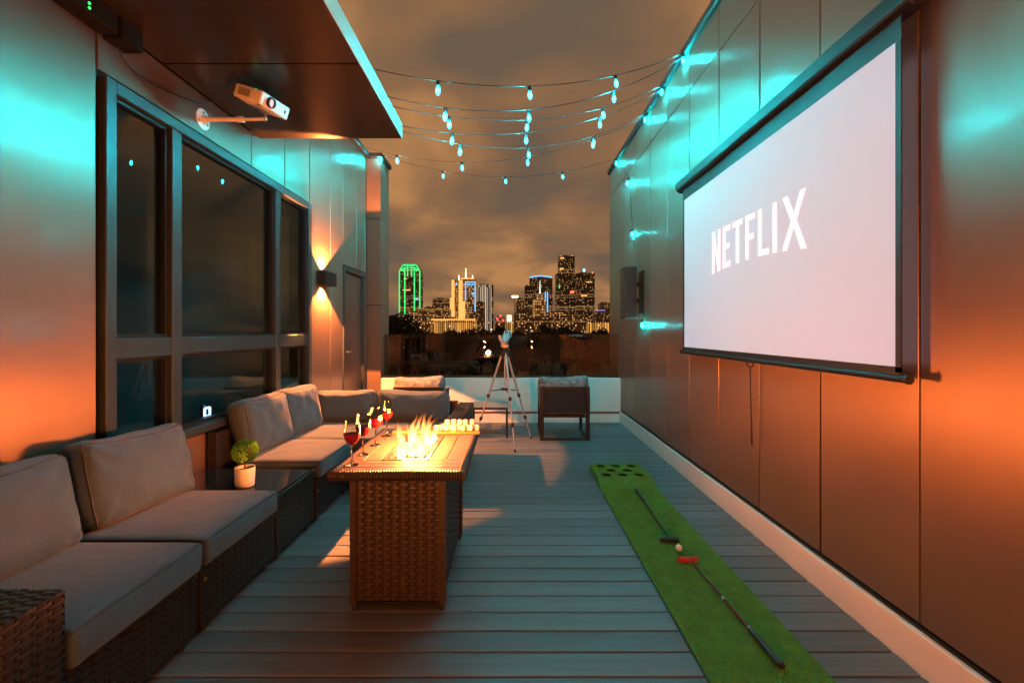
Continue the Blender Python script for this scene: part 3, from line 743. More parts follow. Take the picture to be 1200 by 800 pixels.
for i in range(240):
    p = Vector((rg.uniform(bx0+w+.012, bx1-w-.012), rg.uniform(by0+w+.012, by1-w-.012), TZ-0.016+rg.uniform(0, 0.016))); s_ = rg.uniform(0.007, 0.013)
    k = len(rk.v)
    for dx, dy, dz in ((1,0,0),(-1,0,0),(0,1,0),(0,-1,0),(0,0,1),(0,0,-1)): rk.v.append(p+Vector((dx, dy, dz))*s_*rg.uniform(.7, 1.2))
    for t in ((0,2,4),(2,1,4),(1,3,4),(3,0,4),(2,0,5),(1,2,5),(3,1,5),(0,3,5)): rk.f.append(tuple(k+i_ for i_ in t))
rk.build('fire_glass', mat('fire glass chips', (0.45, 0.40, 0.36), 0.15), ft, kind='stuff')

# flames and their modelled reflections
def flame_mat():
    m = bpy.data.materials.new('flame'); m.use_nodes = True; nt = m.node_tree; N = nt.nodes; L = nt.links; N.clear()
    o = N.new('ShaderNodeOutputMaterial'); mx = N.new('ShaderNodeMixShader'); tr_ = N.new('ShaderNodeBsdfTransparent'); em = N.new('ShaderNodeEmission')
    at = N.new('ShaderNodeAttribute'); at.attribute_name = 'flame_t'
    cr = N.new('ShaderNodeValToRGB'); e = cr.color_ramp.elements
    e[0].position = 0.0; e[0].color = (1.0, 0.62, 0.25, 1); e[1].position = 1.0; e[1].color = (1.0, 0.16, 0.02, 1); q = e.new(0.4); q.color = (1.0, 0.42, 0.10, 1)
    L.new(at.outputs['Fac'], cr.inputs[0]); L.new(cr.outputs[0], em.inputs[0])
    ms = N.new('ShaderNodeMapRange'); ms.inputs['To Min'].default_value = 9.0; ms.inputs['To Max'].default_value = 1.0; L.new(at.outputs['Fac'], ms.inputs['Value']); L.new(ms.outputs[0], em.inputs[1])
    tc = N.new('ShaderNodeTexCoord'); mp = N.new('ShaderNodeMapping'); mp.inputs['Scale'].default_value = (22, 22, 8); L.new(tc.outputs['Object'], mp.inputs[0])
    nz = N.new('ShaderNodeTexNoise'); nz.inputs['Scale'].default_value = 1.0; nz.inputs['Detail'].default_value = 3; nz.inputs['Distortion'].default_value = 1.2; L.new(mp.outputs[0], nz.inputs['Vector'])
    mr = N.new('ShaderNodeMapRange'); mr.inputs['From Min'].default_value = 0.35; mr.inputs['From Max'].default_value = 0.65; L.new(nz.outputs['Fac'], mr.inputs['Value'])
    ad = N.new('ShaderNodeMath'); ad.operation = 'MULTIPLY_ADD'; ad.inputs[1].default_value = 0.62; ad.inputs[2].default_value = 0.02; ad.use_clamp = True
    L.new(mr.outputs[0], ad.inputs[0])
    fd = N.new('ShaderNodeMapRange'); fd.inputs['From Min'].default_value = 0.35; fd.inputs['From Max'].default_value = 1.0; fd.inputs['To Min'].default_value = 1.0; fd.inputs['To Max'].default_value = 0.15; L.new(at.outputs['Fac'], fd.inputs['Value'])
    mu = N.new('ShaderNodeMath'); mu.operation = 'MULTIPLY'; L.new(ad.outputs[0], mu.inputs[0]); L.new(fd.outputs[0], mu.inputs[1]); ad = mu
    L.new(ad.outputs[0], mx.inputs[0]); L.new(tr_.outputs[0], mx.inputs[1]); L.new(em.outputs[0], mx.inputs[2]); L.new(mx.outputs[0], o.inputs[0]); return m
M_FLAME = flame_mat()
fire = thing('fire', 'bright gas flames and flame reflections in the fire table', 'fire', (-0.57, 2.74, TZ-0.01))
rg = random.Random(3)
def flame(p, h, r, lean, seed):
    m = MB(); n = 9; q = 16; k = 0; ts = []
    for j in range(q+1):
        t = j/q; rad = r*(math.sin(math.pi*min(1, t*0.62+0.22))**1.2)*(1-t)**0.45 + 0.0006
        wob = 0.35*r*math.sin(seed*1.7+t*7.5)*t + 0.25*r*math.sin(seed*3.1+t*14)*t
        c = Vector(p) + Vector((lean[0]*t*t + wob, lean[1]*t*t + 0.4*r*math.cos(seed*2.3+t*6)*t, h*t))
        for i in range(n):
            a = 2*math.pi*i/n + t*1.5
            m.v.append(c + Vector((math.cos(a)*rad, math.sin(a)*rad*0.6, 0))); ts.append(t)
    for j in range(q):
        for i in range(n):
            i2 = (i+1) % n; m.f.append((j*n+i, j*n+i2, (j+1)*n+i2, (j+1)*n+i))
    o = m.build('flame_shape', M_FLAME, fire, smooth=True)
    a = o.data.attributes.new('flame_t', 'FLOAT', 'POINT'); a.data.foreach_set('value', ts)
    return o
fl = []
for i in range(11):
    x = -0.57 + rg.uniform(-0.09, 0.09); y = 2.60 + rg.uniform(-0.09, 0.14)
    flame((x, y, TZ-0.012), rg.uniform(0.06, 0.125), rg.uniform(0.022, 0.040), (rg.uniform(-0.05, 0.05), rg.uniform(-0.02, 0.05)), i)
for i in range(13):  # thin rear tongues stand in for the flames' reflection in glass
    x = -0.57 + rg.uniform(-0.10, 0.10); y = 2.86 + rg.uniform(-0.08, 0.12)
    flame((x, y, TZ-0.012), rg.uniform(0.09, 0.20), rg.uniform(0.012, 0.024), (rg.uniform(-0.10, 0.16), rg.uniform(-0.02, 0.05)), i+20)
for k in range(5):
    l = bpy.data.lights.new('fire_glow', 'POINT'); l.energy = P_FIRE/5; l.color = (1.0, 0.22, 0.04); l.shadow_soft_size = 0.06
    o = bpy.data.objects.new('fire_glow', l); COL.objects.link(o); o.parent = fire; o.location = (0.0, -0.10+0.07*k, 0.125)

# wine glasses
def wine_glass(loc, lvl, rz, label):
    g = thing('wine_glass', label, 'glass', loc, 'wine glasses on the fire table', rz)
    outer = [(0.0005, 0.0), (0.034, 0.0), (0.036, 0.0012), (0.030, 0.003), (0.010, 0.006), (0.0048, 0.014), (0.0040, 0.05), (0.0046, 0.092), (0.012, 0.101), (0.028, 0.116), (0.040, 0.138), (0.0445, 0.160), (0.0430, 0.190), (0.0375, 0.222), (0.0330, 0.243)]
    inner = [(0.0320, 0.243), (0.0364, 0.222), (0.0418, 0.190), (0.0432, 0.160), (0.0386, 0.139), (0.0268, 0.118), (0.011, 0.105), (0.0005, 0.1025)]
    MB().lathe(outer[8:]+inner, 28, cap=False).build('bowl', M_GLASS, g, smooth=True, local=True)
    MB().lathe(outer[:8]+[(0.0052, 0.0925), (0.0085, 0.0978), (0.0005, 0.0995)], 20, cap=False).build('stem', M_STEM, g, smooth=True, local=True)
    prof = [(0.0005, 0.1032), (0.0106, 0.1056), (0.0264, 0.1186), (0.0382, 0.1394)]
    if lvl > 0.16: prof += [(0.0428, 0.160), (0.0428 - (lvl-0.16)*0.04, lvl), (0.0005, lvl)]
    else: prof += [(0.0382+(lvl-0.1394)*0.22, lvl), (0.0005, lvl)]
    MB().lathe(prof, 28, cap=False).build('wine', M_WINE, g, smooth=True, local=True, auto=0.7)
wl_ = ['wine glass at the front corner, farthest from the marshmallow board', 'second wine glass of the row, counting from the front table corner',
       'third wine glass of the row, counting from the front table corner', 'wine glass at the row end beside the marshmallow board']
for (x, y, lv), lb in zip(((-0.826, 2.376, 0.163), (-0.832, 2.575, 0.160), (-0.824, 2.785, 0.168), (-0.823, 3.03, 0.158)), wl_): wine_glass((x, y, TZ+0.0005), lv, random.random()*6, 'red ' + lb if False else lb)

# marshmallow board
bo = tag(MB().box((-0.80, 3.075, TZ+0.0008), (-0.205, 3.225, TZ+0.02)).build('serving_board', M_BOARD, bevel=0.005, segs=2), 'narrow wooden serving board across the far end of the fire table', 'board')
mm = MB().lathe([(0.0005, 0), (0.014, 0), (0.0175, 0.003), (0.0185, 0.008), (0.0185, 0.026), (0.0175, 0.031), (0.014, 0.034), (0.0005, 0.034)], 14, cap=False).mesh('marshmallow', M_MARSH, smooth=True)
rg = random.Random(21)
for i in range(15):
    if i < 10: x = -0.505 + 0.031*i; y = 3.10 + (0.018 if i % 2 else 0.0); z = TZ+0.021
    else: x = -0.46 + 0.05*(i-10); y = 3.145; z = TZ+0.021+0.0
    if i >= 10: y = 3.165
    o = bpy.data.objects.new('marshmallow', mm); COL.objects.link(o); lay = rg.random() < 0.5
    o.location = (x, y, z + (0.0185 if lay else 0)); o.rotation_euler = (R(90) if lay else 0, 0, rg.uniform(-0.6, 0.6)) if lay else (0, 0, rg.random()*6)
    if lay: o.location.y += 0.015
    tag(o, 'round white marshmallow heaped on the serving board', 'marshmallow', 'marshmallows on the serving board')
for i in range(5):
    o = bpy.data.objects.new('marshmallow', mm); COL.objects.link(o); o.location = (-0.43+0.042*i, 3.128+rg.uniform(-.006, .006), TZ+0.021+0.036); o.rotation_euler = (rg.uniform(-.15, .15), rg.uniform(-.15, .15), 0)
    tag(o, 'round white marshmallow heaped on the serving board', 'marshmallow', 'marshmallows on the serving board')

# ---------------------------------------------------------------- lounge chairs and glass side table
def chair(loc, label):
    c = thing('lounge_chair', label, 'chair', loc, 'black metal lounge chairs facing the skyline')
    w = 0.65; t = 0.05
    # origin: middle of the back edge on the floor; +y is where the sitter looks
    for s in (-1, 1):
        x0 = s*(w/2) - (t if s > 0 else 0); x1 = x0+t
        MB().box((x0, 0.0, 0), (x1, 0.055, 0.70)).build('rear_leg', M_BLACK, c, bevel=0.003, local=True)
        MB().box((x0+.005, 0.60, 0), (x1-.005, 0.645, 0.60)).build('front_leg', M_BLACK, c, bevel=0.003, local=True)
        MB().box((x0, 0.056, 0.58), (x1, 0.66, 0.61)).build('armrest', M_BLACK, c, bevel=0.003, local=True)
        MB().box((x0+.008, 0.056, 0.004), (x1-.008, 0.599, 0.034)).build('floor_rail', M_BLACK, c, bevel=0.003, local=True)
    MB().box((-w/2+t, 0.002, 0.004), (w/2-t, 0.05, 0.034)).build('rear_rail', M_BLACK, c, bevel=0.003, local=True)
    MB().box((-w/2+t, 0.004, 0.665), (w/2-t, 0.05, 0.70)).build('top_rail', M_BLACK, c, bevel=0.003, local=True)
    rot = Matrix.Rotation(R(-6), 3, 'X')
    MB().box((-w/2+t+.004, 0.012, 0.36), (w/2-t-.004, 0.03, 0.664)).build('back_sling', M_CHAIRFAB, c, local=True)
    MB().box((-w/2+t, 0.06, 0.29), (w/2-t, 0.63, 0.325)).build('seat_frame', M_BLACK, c, bevel=0.003, local=True)
    o = link('seat_cushion', cushion_mesh(0.54, 0.56, 0.10, r=0.03, bulge=0.02, wr=0.004, seed=31), c); o.location = (0, 0.36, 0.378); o.data.materials[0] = M_CHAIRCUSH
    o = link('back_cushion', cushion_mesh(0.64, 0.46, 0.14, r=0.05, bulge=0.05, wr=0.012, seed=33, sag=0.04), c); o.location = (0, 0.155, 0.60); o.rotation_euler = (R(82), R(-2), 0); o.data.materials[0] = M_CHAIRCUSH
    return c
chair(((662-598)/533.33*5.97, 5.95, 0), 'black lounge chair standing beside the telescope tripod')
chair((-1.20, 5.92, 0), 'black lounge chair behind the end sofa section')
gt = thing('glass_side_table', 'small black metal side table with a glass top by the tripod', 'table', (-0.28, 6.35, 0))
x0, x1, y0, y1, zt = -0.54, -0.035, 6.08, 6.62, 0.405
for x in (x0, x1-0.025):
    for y in (y0, y1-0.025): MB().box((x, y, 0), (x+0.025, y+0.025, zt-0.026)).build('leg', M_BLACK, gt, bevel=0.002)
f = MB(); f.box((x0, y0, zt-0.025), (x1, y0+0.025, zt)); f.box((x0, y1-0.025, zt-0.025), (x1, y1, zt)); f.box((x0, y0+0.025, zt-0.025), (x0+0.025, y1-0.025, zt)); f.box((x1-0.025, y0+0.025, zt-0.025), (x1, y1-0.025, zt))
f.build('top_frame', M_BLACK, gt)
MB().box((x0+0.006, y0+0.006, zt+0.0005), (x1-0.006, y1-0.006, zt+0.008)).build('glass_top', mat('pale table glass', (0.16, 0.18, 0.18), 0.08, spec=0.7), gt, bevel=0.001)

# ---------------------------------------------------------------- telescope on its tripod
ap = Vector((-0.07, 5.75, 1.17))
ts = thing('telescope', 'small telescope on a silver tripod facing the skyline', 'telescope', (-0.07, 5.75, 0))
feet = [Vector((-0.478, 5.93, 0.004)), Vector((0.058, 5.38, 0.004)), Vector((0.278, 6.06, 0.004))]
for ft_ in feet:
    a = ap + (ft_-ap).normalized()*0.03 + Vector((ft_.x-ap.x, ft_.y-ap.y, 0)).normalized()*0.025; a.z = ap.z-0.02
    p1 = a.lerp(ft_, 0.48); p2 = a.lerp(ft_, 0.74)
    leg = MB().cyl(a, p1, 0.015, n=12).build('leg', M_ALU, ts, smooth=True, auto=0.6)
    MB().cyl(p1, p2, 0.0115, n=12).build('middle_tube', M_ALU, leg, smooth=True, auto=0.6)
    MB().cyl(p2, ft_, 0.0085, n=12).build('lower_tube', M_ALU, leg, smooth=True, auto=0.6)
    for q in (p1, p2):
        d = (ft_-a).normalized(); MB().cyl(q-d*0.025, q+d*0.02, 0.020, n=10).box(q+Vector((-0.012, -0.034, -0.012)), q+Vector((0.012, -0.01, 0.012))).build('clamp', M_BLACKP, leg)
    MB().cyl(ft_-Vector((0, 0, 0.003)), ft_+(a-ft_).normalized()*0.03, 0.012, n=10).build('foot', M_BLACKP, leg)
hub = Vector((ap.x, ap.y, ap.z-0.47))
sp_ = MB()
for ft_ in feet:
    a = ap.copy(); a.z -= 0.02; q = a.lerp(ft_, 0.42); sp_.cyl(hub, q, 0.006, n=6)
sp_.cyl(hub-Vector((0, 0, 0.012)), hub+Vector((0, 0, 0.012)), 0.05, n=16); sp_.build('spreader', M_BLACKP, ts)
MB().cyl(hub+Vector((0, 0, 0.01)), ap, 0.010, n=10).build('centre_column', M_ALU, ts, smooth=True, auto=0.6)
MB().lathe([(0.045, -0.06), (0.052, -0.03), (0.045, 0.0), (0.022, 0.01), (0.022, 0.05)], 16, ap).build('tripod_head', M_BLACKP, ts, smooth=True, auto=0.5)
mb = MB().box(ap+Vector((-0.03, -0.03, 0.05)), ap+Vector((0.03, 0.03, 0.10))).cyl(ap+Vector((-0.05, 0, 0.08)), ap+Vector((0.05, 0, 0.08)), 0.022, n=14).cyl(ap+Vector((0.03, -0.02, 0.07)), ap+Vector((0.05, -0.10, 0.03)), 0.006, n=8)
mb.build('pan_mount', mat('teal grey mount', (0.30, 0.32, 0.33), 0.4, 0.4), ts, bevel=0.002)
dirv = Vector((0.12, 1.0, 0.25)).normalized(); tc_ = ap+Vector((0.01, 0, 0.17)); Mx = dirv.to_track_quat('Z', 'Y').to_matrix()
tub = MB().lathe([(0.0, -0.19), (0.03, -0.19), (0.032, -0.17), (0.050, -0.13), (0.052, 0.14), (0.058, 0.15), (0.058, 0.20), (0.050, 0.20), (0.048, 0.15)], 20, tc_, Mx, cap=False).build('optical_tube', mat('telescope tube paint', (0.42, 0.44, 0.45), 0.35, 0.2), ts, smooth=True, auto=0.5)
MB().lathe([(0.054, 0.10), (0.054, 0.14)], 20, tc_, Mx, cap=False).build('tube_band', M_BLACKP, tub)
e0 = tc_ - dirv*0.17; up = Vector((-0.85, -0.3, 0.45)).normalized()
MB().cyl(e0, e0+up*0.05, 0.018, n=12).cyl(e0+up*0.05, e0+up*0.055+Vector((-0.006, -0.01, 0.055)), 0.017, 0.019, n=12).build('eyepiece', M_ALU, ts, smooth=True, auto=0.5)

# ---------------------------------------------------------------- putting mat, putters, ball
MX0, MX1, MYN, MYR, MYT, MYE = 0.815, 1.325, 0.9, 4.06, 4.24, 4.70
mt = thing('putting_mat', 'long green turf putting mat with a raised eight-hole end', 'golf mat', (1.07, 2.8, 0.002))
holes = [(x, 4.615) for x in (0.915, 1.07, 1.225)] + [(x, 4.475) for x in (0.99, 1.15)] + [(x, 4.335) for x in (0.915, 1.07, 1.225)]
def zmat(y): return 0.012 if y < MYR else (0.012 + 0.055*min(1, (y-MYR)/(MYT-MYR)))
bmf = MB(); nY = 40
ysn = [MYN+(MYR-MYN)*i/20 for i in range(21)] + [MYR+(MYT-MYR)*i/5 for i in range(1, 6)]
edge = lambda y, s: s*0.003*mnoise.noise(Vector((s*3.0, y*2.5, 0)))
for (a, b) in zip(ysn[:-1], ysn[1:]):
    k = len(bmf.v)
    for y in (a, b): bmf.v += [Vector((MX0+edge(y, 1), y, 0.002)), Vector((MX0+edge(y, 1), y, zmat(y))), Vector((MX1+edge(y, -1), y, zmat(y))), Vector((MX1+edge(y, -1), y, 0.002))]
    for q in range(3): bmf.f.append((k+q, k+4+q, k+5+q, k+q+1))
bmf.build('turf', M_TURF, mt)
# raised end: a plate with real round holes
bm = bmesh.new(); zt_ = zmat(MYT)
outl = []
for (cx, cy, a0) in ((MX1-0.03, MYE-0.03, 0), (MX0+0.03, MYE-0.03, 90)):
    for i in range(6): outl.append((cx+0.03*math.cos(R(a0+i*18)), cy+0.03*math.sin(R(a0+i*18))))
outl += [(MX0, MYT+.001), (MX1, MYT+.001)]
def loop(pts): 
    vs_ = [bm.verts.new((x, y, zt_)) for x, y in pts]; return [bm.edges.new((vs_[i], vs_[(i+1) % len(vs_)])) for i in range(len(vs_))]
es = loop(outl)
for (hx, hy) in holes: es += loop([(hx+0.047*math.cos(2*math.pi*i/20), hy+0.047*math.sin(2*math.pi*i/20)) for i in range(20)])
bmesh.ops.triangle_fill(bm, edges=es, use_beauty=True)
fs = list(bm.faces)
ext = bmesh.ops.extrude_face_region(bm, geom=fs)
for v in [g for g in ext['geom'] if isinstance(g, bmesh.types.BMVert)]: v.co.z = 0.004
bmesh.ops.recalc_face_normals(bm, faces=bm.faces)
off = wloc(mt)
for v in bm.verts: v.co -= off
me = bpy.data.meshes.new('raised_end'); bm.to_mesh(me); bm.free(); me.materials.append(M_TURF)
o = bpy.data.objects.new('raised_end', me); COL.objects.link(o); o.parent = mt; WL[o.name] = off
cup = MB()
for (hx, hy) in holes: cup.lathe([(0.0455, 0.02), (0.0455, zt_-0.004)], 20, (hx, hy, 0), cap=False)
for (hx, hy) in holes: MB().lathe([(0.0005, 0.006), (0.046, 0.006), (0.0462, zt_-0.006)], 20, (hx, hy, 0), cap=False).build('hole_cup', M_BLACKP, mt)
MB().box((MX0-0.006, MYN, 0.0012), (MX0+0.02, MYR, 0.006)).build('edge_binding', M_BLACKP, mt)
def blades():
    rg = random.Random(77); v = []; f_ = []
    def ok(x, y):
        if y < MYT: return True
        return all((x-hx)**2+(y-hy)**2 > 0.05**2 for hx, hy in holes)
    n_ = 62000
    while len(f_) < n_:
        y = MYN+0.6+(MYE-MYN-0.62)*rg.random(); x = rg.uniform(MX0+0.004, MX1-0.004)
        if not ok(x, y): continue
        z = zmat(y)-0.001; h = rg.uniform(0.006, 0.012); w = rg.uniform(0.0012, 0.0022); a = rg.random()*6.283; lx = rg.uniform(-1, 1)*h*0.8; ly = rg.uniform(-1, 1)*h*0.8
        k = len(v); cx, sy = math.cos(a)*w, math.sin(a)*w
        v += [(x-cx-off.x, y-sy-off.y, z-off.z), (x+cx-off.x, y+sy-off.y, z-off.z), (x+lx-off.x, y+ly-off.y, z+h-off.z)]; f_.append((k, k+1, k+2))
    me = bpy.data.meshes.new('pile'); me.from_pydata(v, [], f_); me.materials.append(M_BLADE)
    o = bpy.data.objects.new('pile', me); COL.objects.link(o); o.parent = mt; o['kind'] = 'stuff'
blades()

def putter(head, end, label, headmat, shaftmat, gripfrac=0.27, roll=1):
    head = Vector(head); end = Vector(end)
    p = thing('putter', label, 'putter', (head.x, head.y, 0.015))
    d = (end-head).normalized(); s = Vector((d.y, -d.x, 0)).normalized()
    zb = head.z
    h0 = head + Vector((0, 0, 0.0))
    # mallet bar lying across the shaft with a short neck
    m = MB(); fw = Vector((d.x, d.y, 0)).normalized()
    poly = [(-0.062, -0.014), (0.062, -0.014), (0.062, 0.010), (0.030, 0.013), (0.012, 0.022), (-0.012, 0.022), (-0.030, 0.013), (-0.062, 0.010)]
    m.prism(poly, lambda u, v, dd: h0 + s*u + fw*v + Vector((0, 0, dd)), 0.0, 0.026)
    m.build('head', headmat, p, bevel=0.003, segs=2)
    neck = h0 + fw*0.012 + Vector((0, 0, 0.018))
    a = neck + fw*0.05 + Vector((0, 0, 0.004))
    MB().cyl(neck, a, 0.009, 0.007, 10).build('neck', headmat, p, smooth=True, auto=0.7)
    g0 = a.lerp(end, 1-gripfrac)
    MB().cyl(a, g0, 0.0062, 0.0078, 10).build('shaft', shaftmat, p, smooth=True, auto=0.7)
    MB().cyl(a.lerp(end, 0.43), a.lerp(end, 0.45), 0.0095, n=10).build('joint_ring', M_STEEL if headmat is M_RED else M_BLACK, p)
    gr = MB().cyl(g0, end, 0.0115, 0.015, 14).build('grip', M_RUBBER, p, smooth=True, auto=0.7)
    MB().cyl(g0-d*0.006, g0, 0.0122, n=14).build('ferrule', M_STEEL if headmat is M_RED else M_BLACK, gr)
    MB().cyl(end, end+d*0.012, 0.0170, 0.0145, 14).build('grip_cap', M_BLACKP, gr, smooth=True, auto=0.7)
zb = 0.0225
putter((1.070, 3.06, zb), (1.112, 4.0, 0.035), 'all black putter lying toward the eight-hole end', M_BLACKP, M_BLACKP)
putter((1.092, 2.80, zb), (1.136, 1.915, 0.037), 'red headed putter with a dark red shaft', M_RED, M_SHAFT)
def ball():
    bm = bmesh.new(); bmesh.ops.create_icosphere(bm, subdivisions=4, radius=0.0214)
    pts = []; n_ = 240
    for i in range(n_):
        z = 1-2*(i+.5)/n_; r = math.sqrt(1-z*z); a = i*2.39996; pts.append(Vector((r*math.cos(a), r*math.sin(a), z)))
    from mathutils import kdtree
    kd = kdtree.KDTree(n_)
    for i, p in enumerate(pts): kd.insert(p, i)
    kd.balance()
    for v in bm.verts:
        q = v.co.normalized(); _, _, dd = kd.find(q); v.co *= 1-0.02*max(0, 1-(dd/0.10)**2)
    me = bpy.data.meshes.new('golf_ball'); bm.to_mesh(me); bm.free(); me.polygons.foreach_set('use_smooth', [True]*len(me.polygons)); me.materials.append(M_BALL)
    o = bpy.data.objects.new('golf_ball', me); COL.objects.link(o); o.location = (1.085, 2.93, 0.0215+0.0205); tag(o, 'white golf ball lying between the two putters', 'golf ball')
ball()

# ---------------------------------------------------------------- projection screen
SX = 1.655
ps = thing('projection_screen', 'large pull-down projection screen showing big lettering', 'projection screen', (SX, 3.15, 1.22))
SY0, SY1 = 1.955, 4.33
cas = MB().prism([(-0.045, -0.045), (0.045, -0.045), (0.055, -0.03), (0.055, 0.045), (0.035, 0.058), (-0.035, 0.058), (-0.055, 0.04), (-0.055, -0.03)], lambda u, v, d: (SX+0.01+u, d, 2.825+v), 1.86, 4.42).build('casing', M_BLACK, ps, bevel=0.003)
for y in (1.845, 4.42): MB().prism([(0.06*math.cos(2*math.pi*i/16), 0.062*math.sin(2*math.pi*i/16)) for i in range(16)], lambda u, v, d: (SX+0.01+u, d, 2.83+v), y, y+0.015).build('end_cap', M_BLACKP, cas)
def fabric(y0, y1, z0, z1, amp, x, name, m, nY=60, nZ=8):
    o = MB()
    for j in range(nZ+1):
        for i in range(nY+1):
            y = y0+(y1-y0)*i/nY; z = z0+(z1-z0)*j/nZ
            o.v.append(Vector((x + amp*mnoise.noise(Vector((y*2.2, z*1.6, 3.0)))+amp*0.5*mnoise.noise(Vector((y*7, z*5, 7))), y, z)))
    for j in range(nZ):
        for i in range(nY):
            b = j*(nY+1)+i; o.f.append((b, b+nY+1, b+nY+2, b+1))
    return o.build(name, m, ps, smooth=True)
fabric(SY0-0.03, SY1+0.03, 2.675, 2.79, 0.006, SX, 'top_masking', M_SCREENFAB, nZ=6)
fabric(SY0, SY1, 1.285, 2.674, 0.003, SX, 'screen_fabric', M_SCREEN, 50, 30)
for y0, y1 in ((SY0-0.03, SY0-0.001), (SY1+0.001, SY1+0.03)): MB().box((SX-0.002, y0, 1.26), (SX+0.003, y1, 2.674)).build('side_masking', M_SCREENFAB, ps)
MB().box((SX-0.002, SY0-0.03, 1.25), (SX+0.003, SY1+0.03, 1.2835)).build('bottom_masking', M_SCREENFAB, ps)
bbar = MB().cyl((SX, 1.90, 1.235), (SX, 4.385, 1.235), 0.016, n=12).build('bottom_bar', M_BLACK, ps, smooth=True, auto=0.7)
for y in (1.885, 4.385): MB().cyl((SX, y, 1.235), (SX, y+0.015, 1.235), 0.020, n=12).build('bar_cap', M_BLACKP, bbar)
hnd = MB().tube([(SX, 3.10, 1.222), (SX, 3.10, 1.20), (SX, 3.125, 1.188), (SX, 3.16, 1.188), (SX, 3.185, 1.20), (SX, 3.185, 1.222)], 0.005, 6).build('pull_handle', M_BLACKP, ps, smooth=True)
MB().tube([(SX, 3.14, 1.186), (SX+0.004, 3.145, 1.0), (SX+0.012, 3.15, 0.80), (SX+0.016, 3.155, 0.66), (SX+0.014, 3.143, 0.645), (SX+0.012, 3.135, 0.67), (SX+0.006, 3.135, 0.85), (SX+0.002, 3.137, 1.0), (SX, 3.14, 1.184)], 0.0035, 6).build('pull_cord', M_BLACKP, ps, smooth=True)
# lettering on the screen: seven letters, straight tops, bottoms on a shallow arc
def arcz(u): return 1.895 + 0.036*(1-((u-0.595)/0.595)**2)
ZL = 2.238
def letter(polys):
    m = MB()
    for poly in polys:
        m.prism([(u, (ZL - (1-v)*(ZL-arcz(u)))) for (u, v) in poly], lambda u, v, d: (SX-d, 3.72-u, v), 0.005, 0.007)
    m.build('letter', M_LETTER, ps)
def rc(u0, u1, v0, v1):
    return [(u0, v0), ((u0+u1)/2, v0), (u1, v0), (u1, v1), (u0, v1)]
s_ = 0.046
letter([rc(0.0, s_, 0, 1), rc(0.102, 0.102+s_, 0, 1), [(s_+.0005, 1), (s_+.0005, 0.62), (0.1015, 0), (0.1015, 0.38)]])
u = 0.185
letter([rc(u, u+s_, 0, 1), rc(u+s_+.0005, u+0.125, 0, 0.135), rc(u+s_+.0005, u+0.112, 0.44, 0.575), rc(u+s_+.0005, u+0.125, 0.865, 1)])
u = 0.34
letter([rc(u, u+0.15, 0.865, 1), rc(u+0.052, u+0.052+s_, 0, 0.8645)])
u = 0.525
letter([rc(u, u+s_, 0, 1), rc(u+s_+.0005, u+0.112, 0.43, 0.565), rc(u+s_+.0005, u+0.128, 0.865, 1)])
u = 0.69
letter([rc(u, u+s_, 0, 1), rc(u+s_+.0005, u+0.130, 0, 0.135)])
u = 0.858
letter([rc(u, u+s_, 0, 1)])
u = 0.955
letter([[(u, 0), (u+0.052, 0), (u+0.1175, 0.40), (u+0.183, 0), (u+0.235, 0), (u+0.144, 0.52), (u+0.228, 1), (u+0.177, 1), (u+0.1175, 0.66), (u+0.058, 1), (u+0.007, 1), (u+0.091, 0.52)]])

# ---------------------------------------------------------------- projector on its wall arm
am = thing('wall_bracket', 'white round-plate wall arm holding the projector', 'bracket', (XL, 3.37, 3.0))
Ry = Matrix.Rotation(R(90), 3, 'Y')
MB().lathe([(0.0, 0.0), (0.075, 0.0), (0.075, 0.006), (0.03, 0.010), (0.024, 0.03), (0.0, 0.03)], 24, (XL+0.001, 3.37, 3.0), Ry, cap=False).build('wall_plate', M_WHITEP, am, smooth=True, auto=0.5)
for a in range(3): MB().cyl((XL+0.006, 3.37+0.05*math.cos(R(90+120*a)), 3.0+0.05*math.sin(R(90+120*a))), (XL+0.010, 3.37+0.05*math.cos(R(90+120*a)), 3.0+0.05*math.sin(R(90+120*a))), 0.008, n=8).build('screw', M_BLACK, am)
MB().cyl((XL+0.03, 3.37, 3.0), (XL+0.30, 3.37, 3.0), 0.016, n=14).build('tube', M_WHITEP, am, smooth=True, auto=0.6)
MB().cyl((XL+0.265, 3.37, 3.0), (XL+0.305, 3.37, 3.0), 0.023, n=14).build('collar', M_WHITEP, am, smooth=True, auto=0.6)
MB().cyl((XL+0.305, 3.37, 3.0), (XL+0.48, 3.36, 3.0), 0.012, n=12).build('inner_tube', M_WHITEP, am, smooth=True, auto=0.6)
MB().cyl((XL+0.47, 3.36, 2.985), (XL+0.47, 3.36, 3.045), 0.010, n=10).box((XL+0.44, 3.33, 3.040), (XL+0.51, 3.39, 3.047)).build('ball_joint', M_STEEL, am)
pj = thing('projector', 'small white projector with a glowing lens under the canopy', 'projector', (-1.765, 3.25, 3.066))
pj.rotation_euler = Euler((R(3), R(20), R(-9)))
MB().box((-0.115, -0.145, -0.045), (0.105, 0.145, 0.045)).build('body', M_WHITEP, pj, bevel=0.012, segs=3, local=True, smooth=True, auto=0.6)
for i in range(9):
    MB().box((-0.075+i*0.0105, -0.1475, -0.024), (-0.0695+i*0.0105, -0.1445, 0.026)).build('vent_slot', mat('vent grey', (0.16, 0.13, 0.12), 0.6), pj, local=True)
ln = MB().lathe([(0.028, 0.0), (0.034, 0.0), (0.036, 0.012), (0.034, 0.026), (0.028, 0.026), (0.026, 0.010)], 20, (0.104, -0.06, 0.0), Ry, cap=False).build('lens_barrel', M_BLACKP, pj, smooth=True, auto=0.5, local=True)
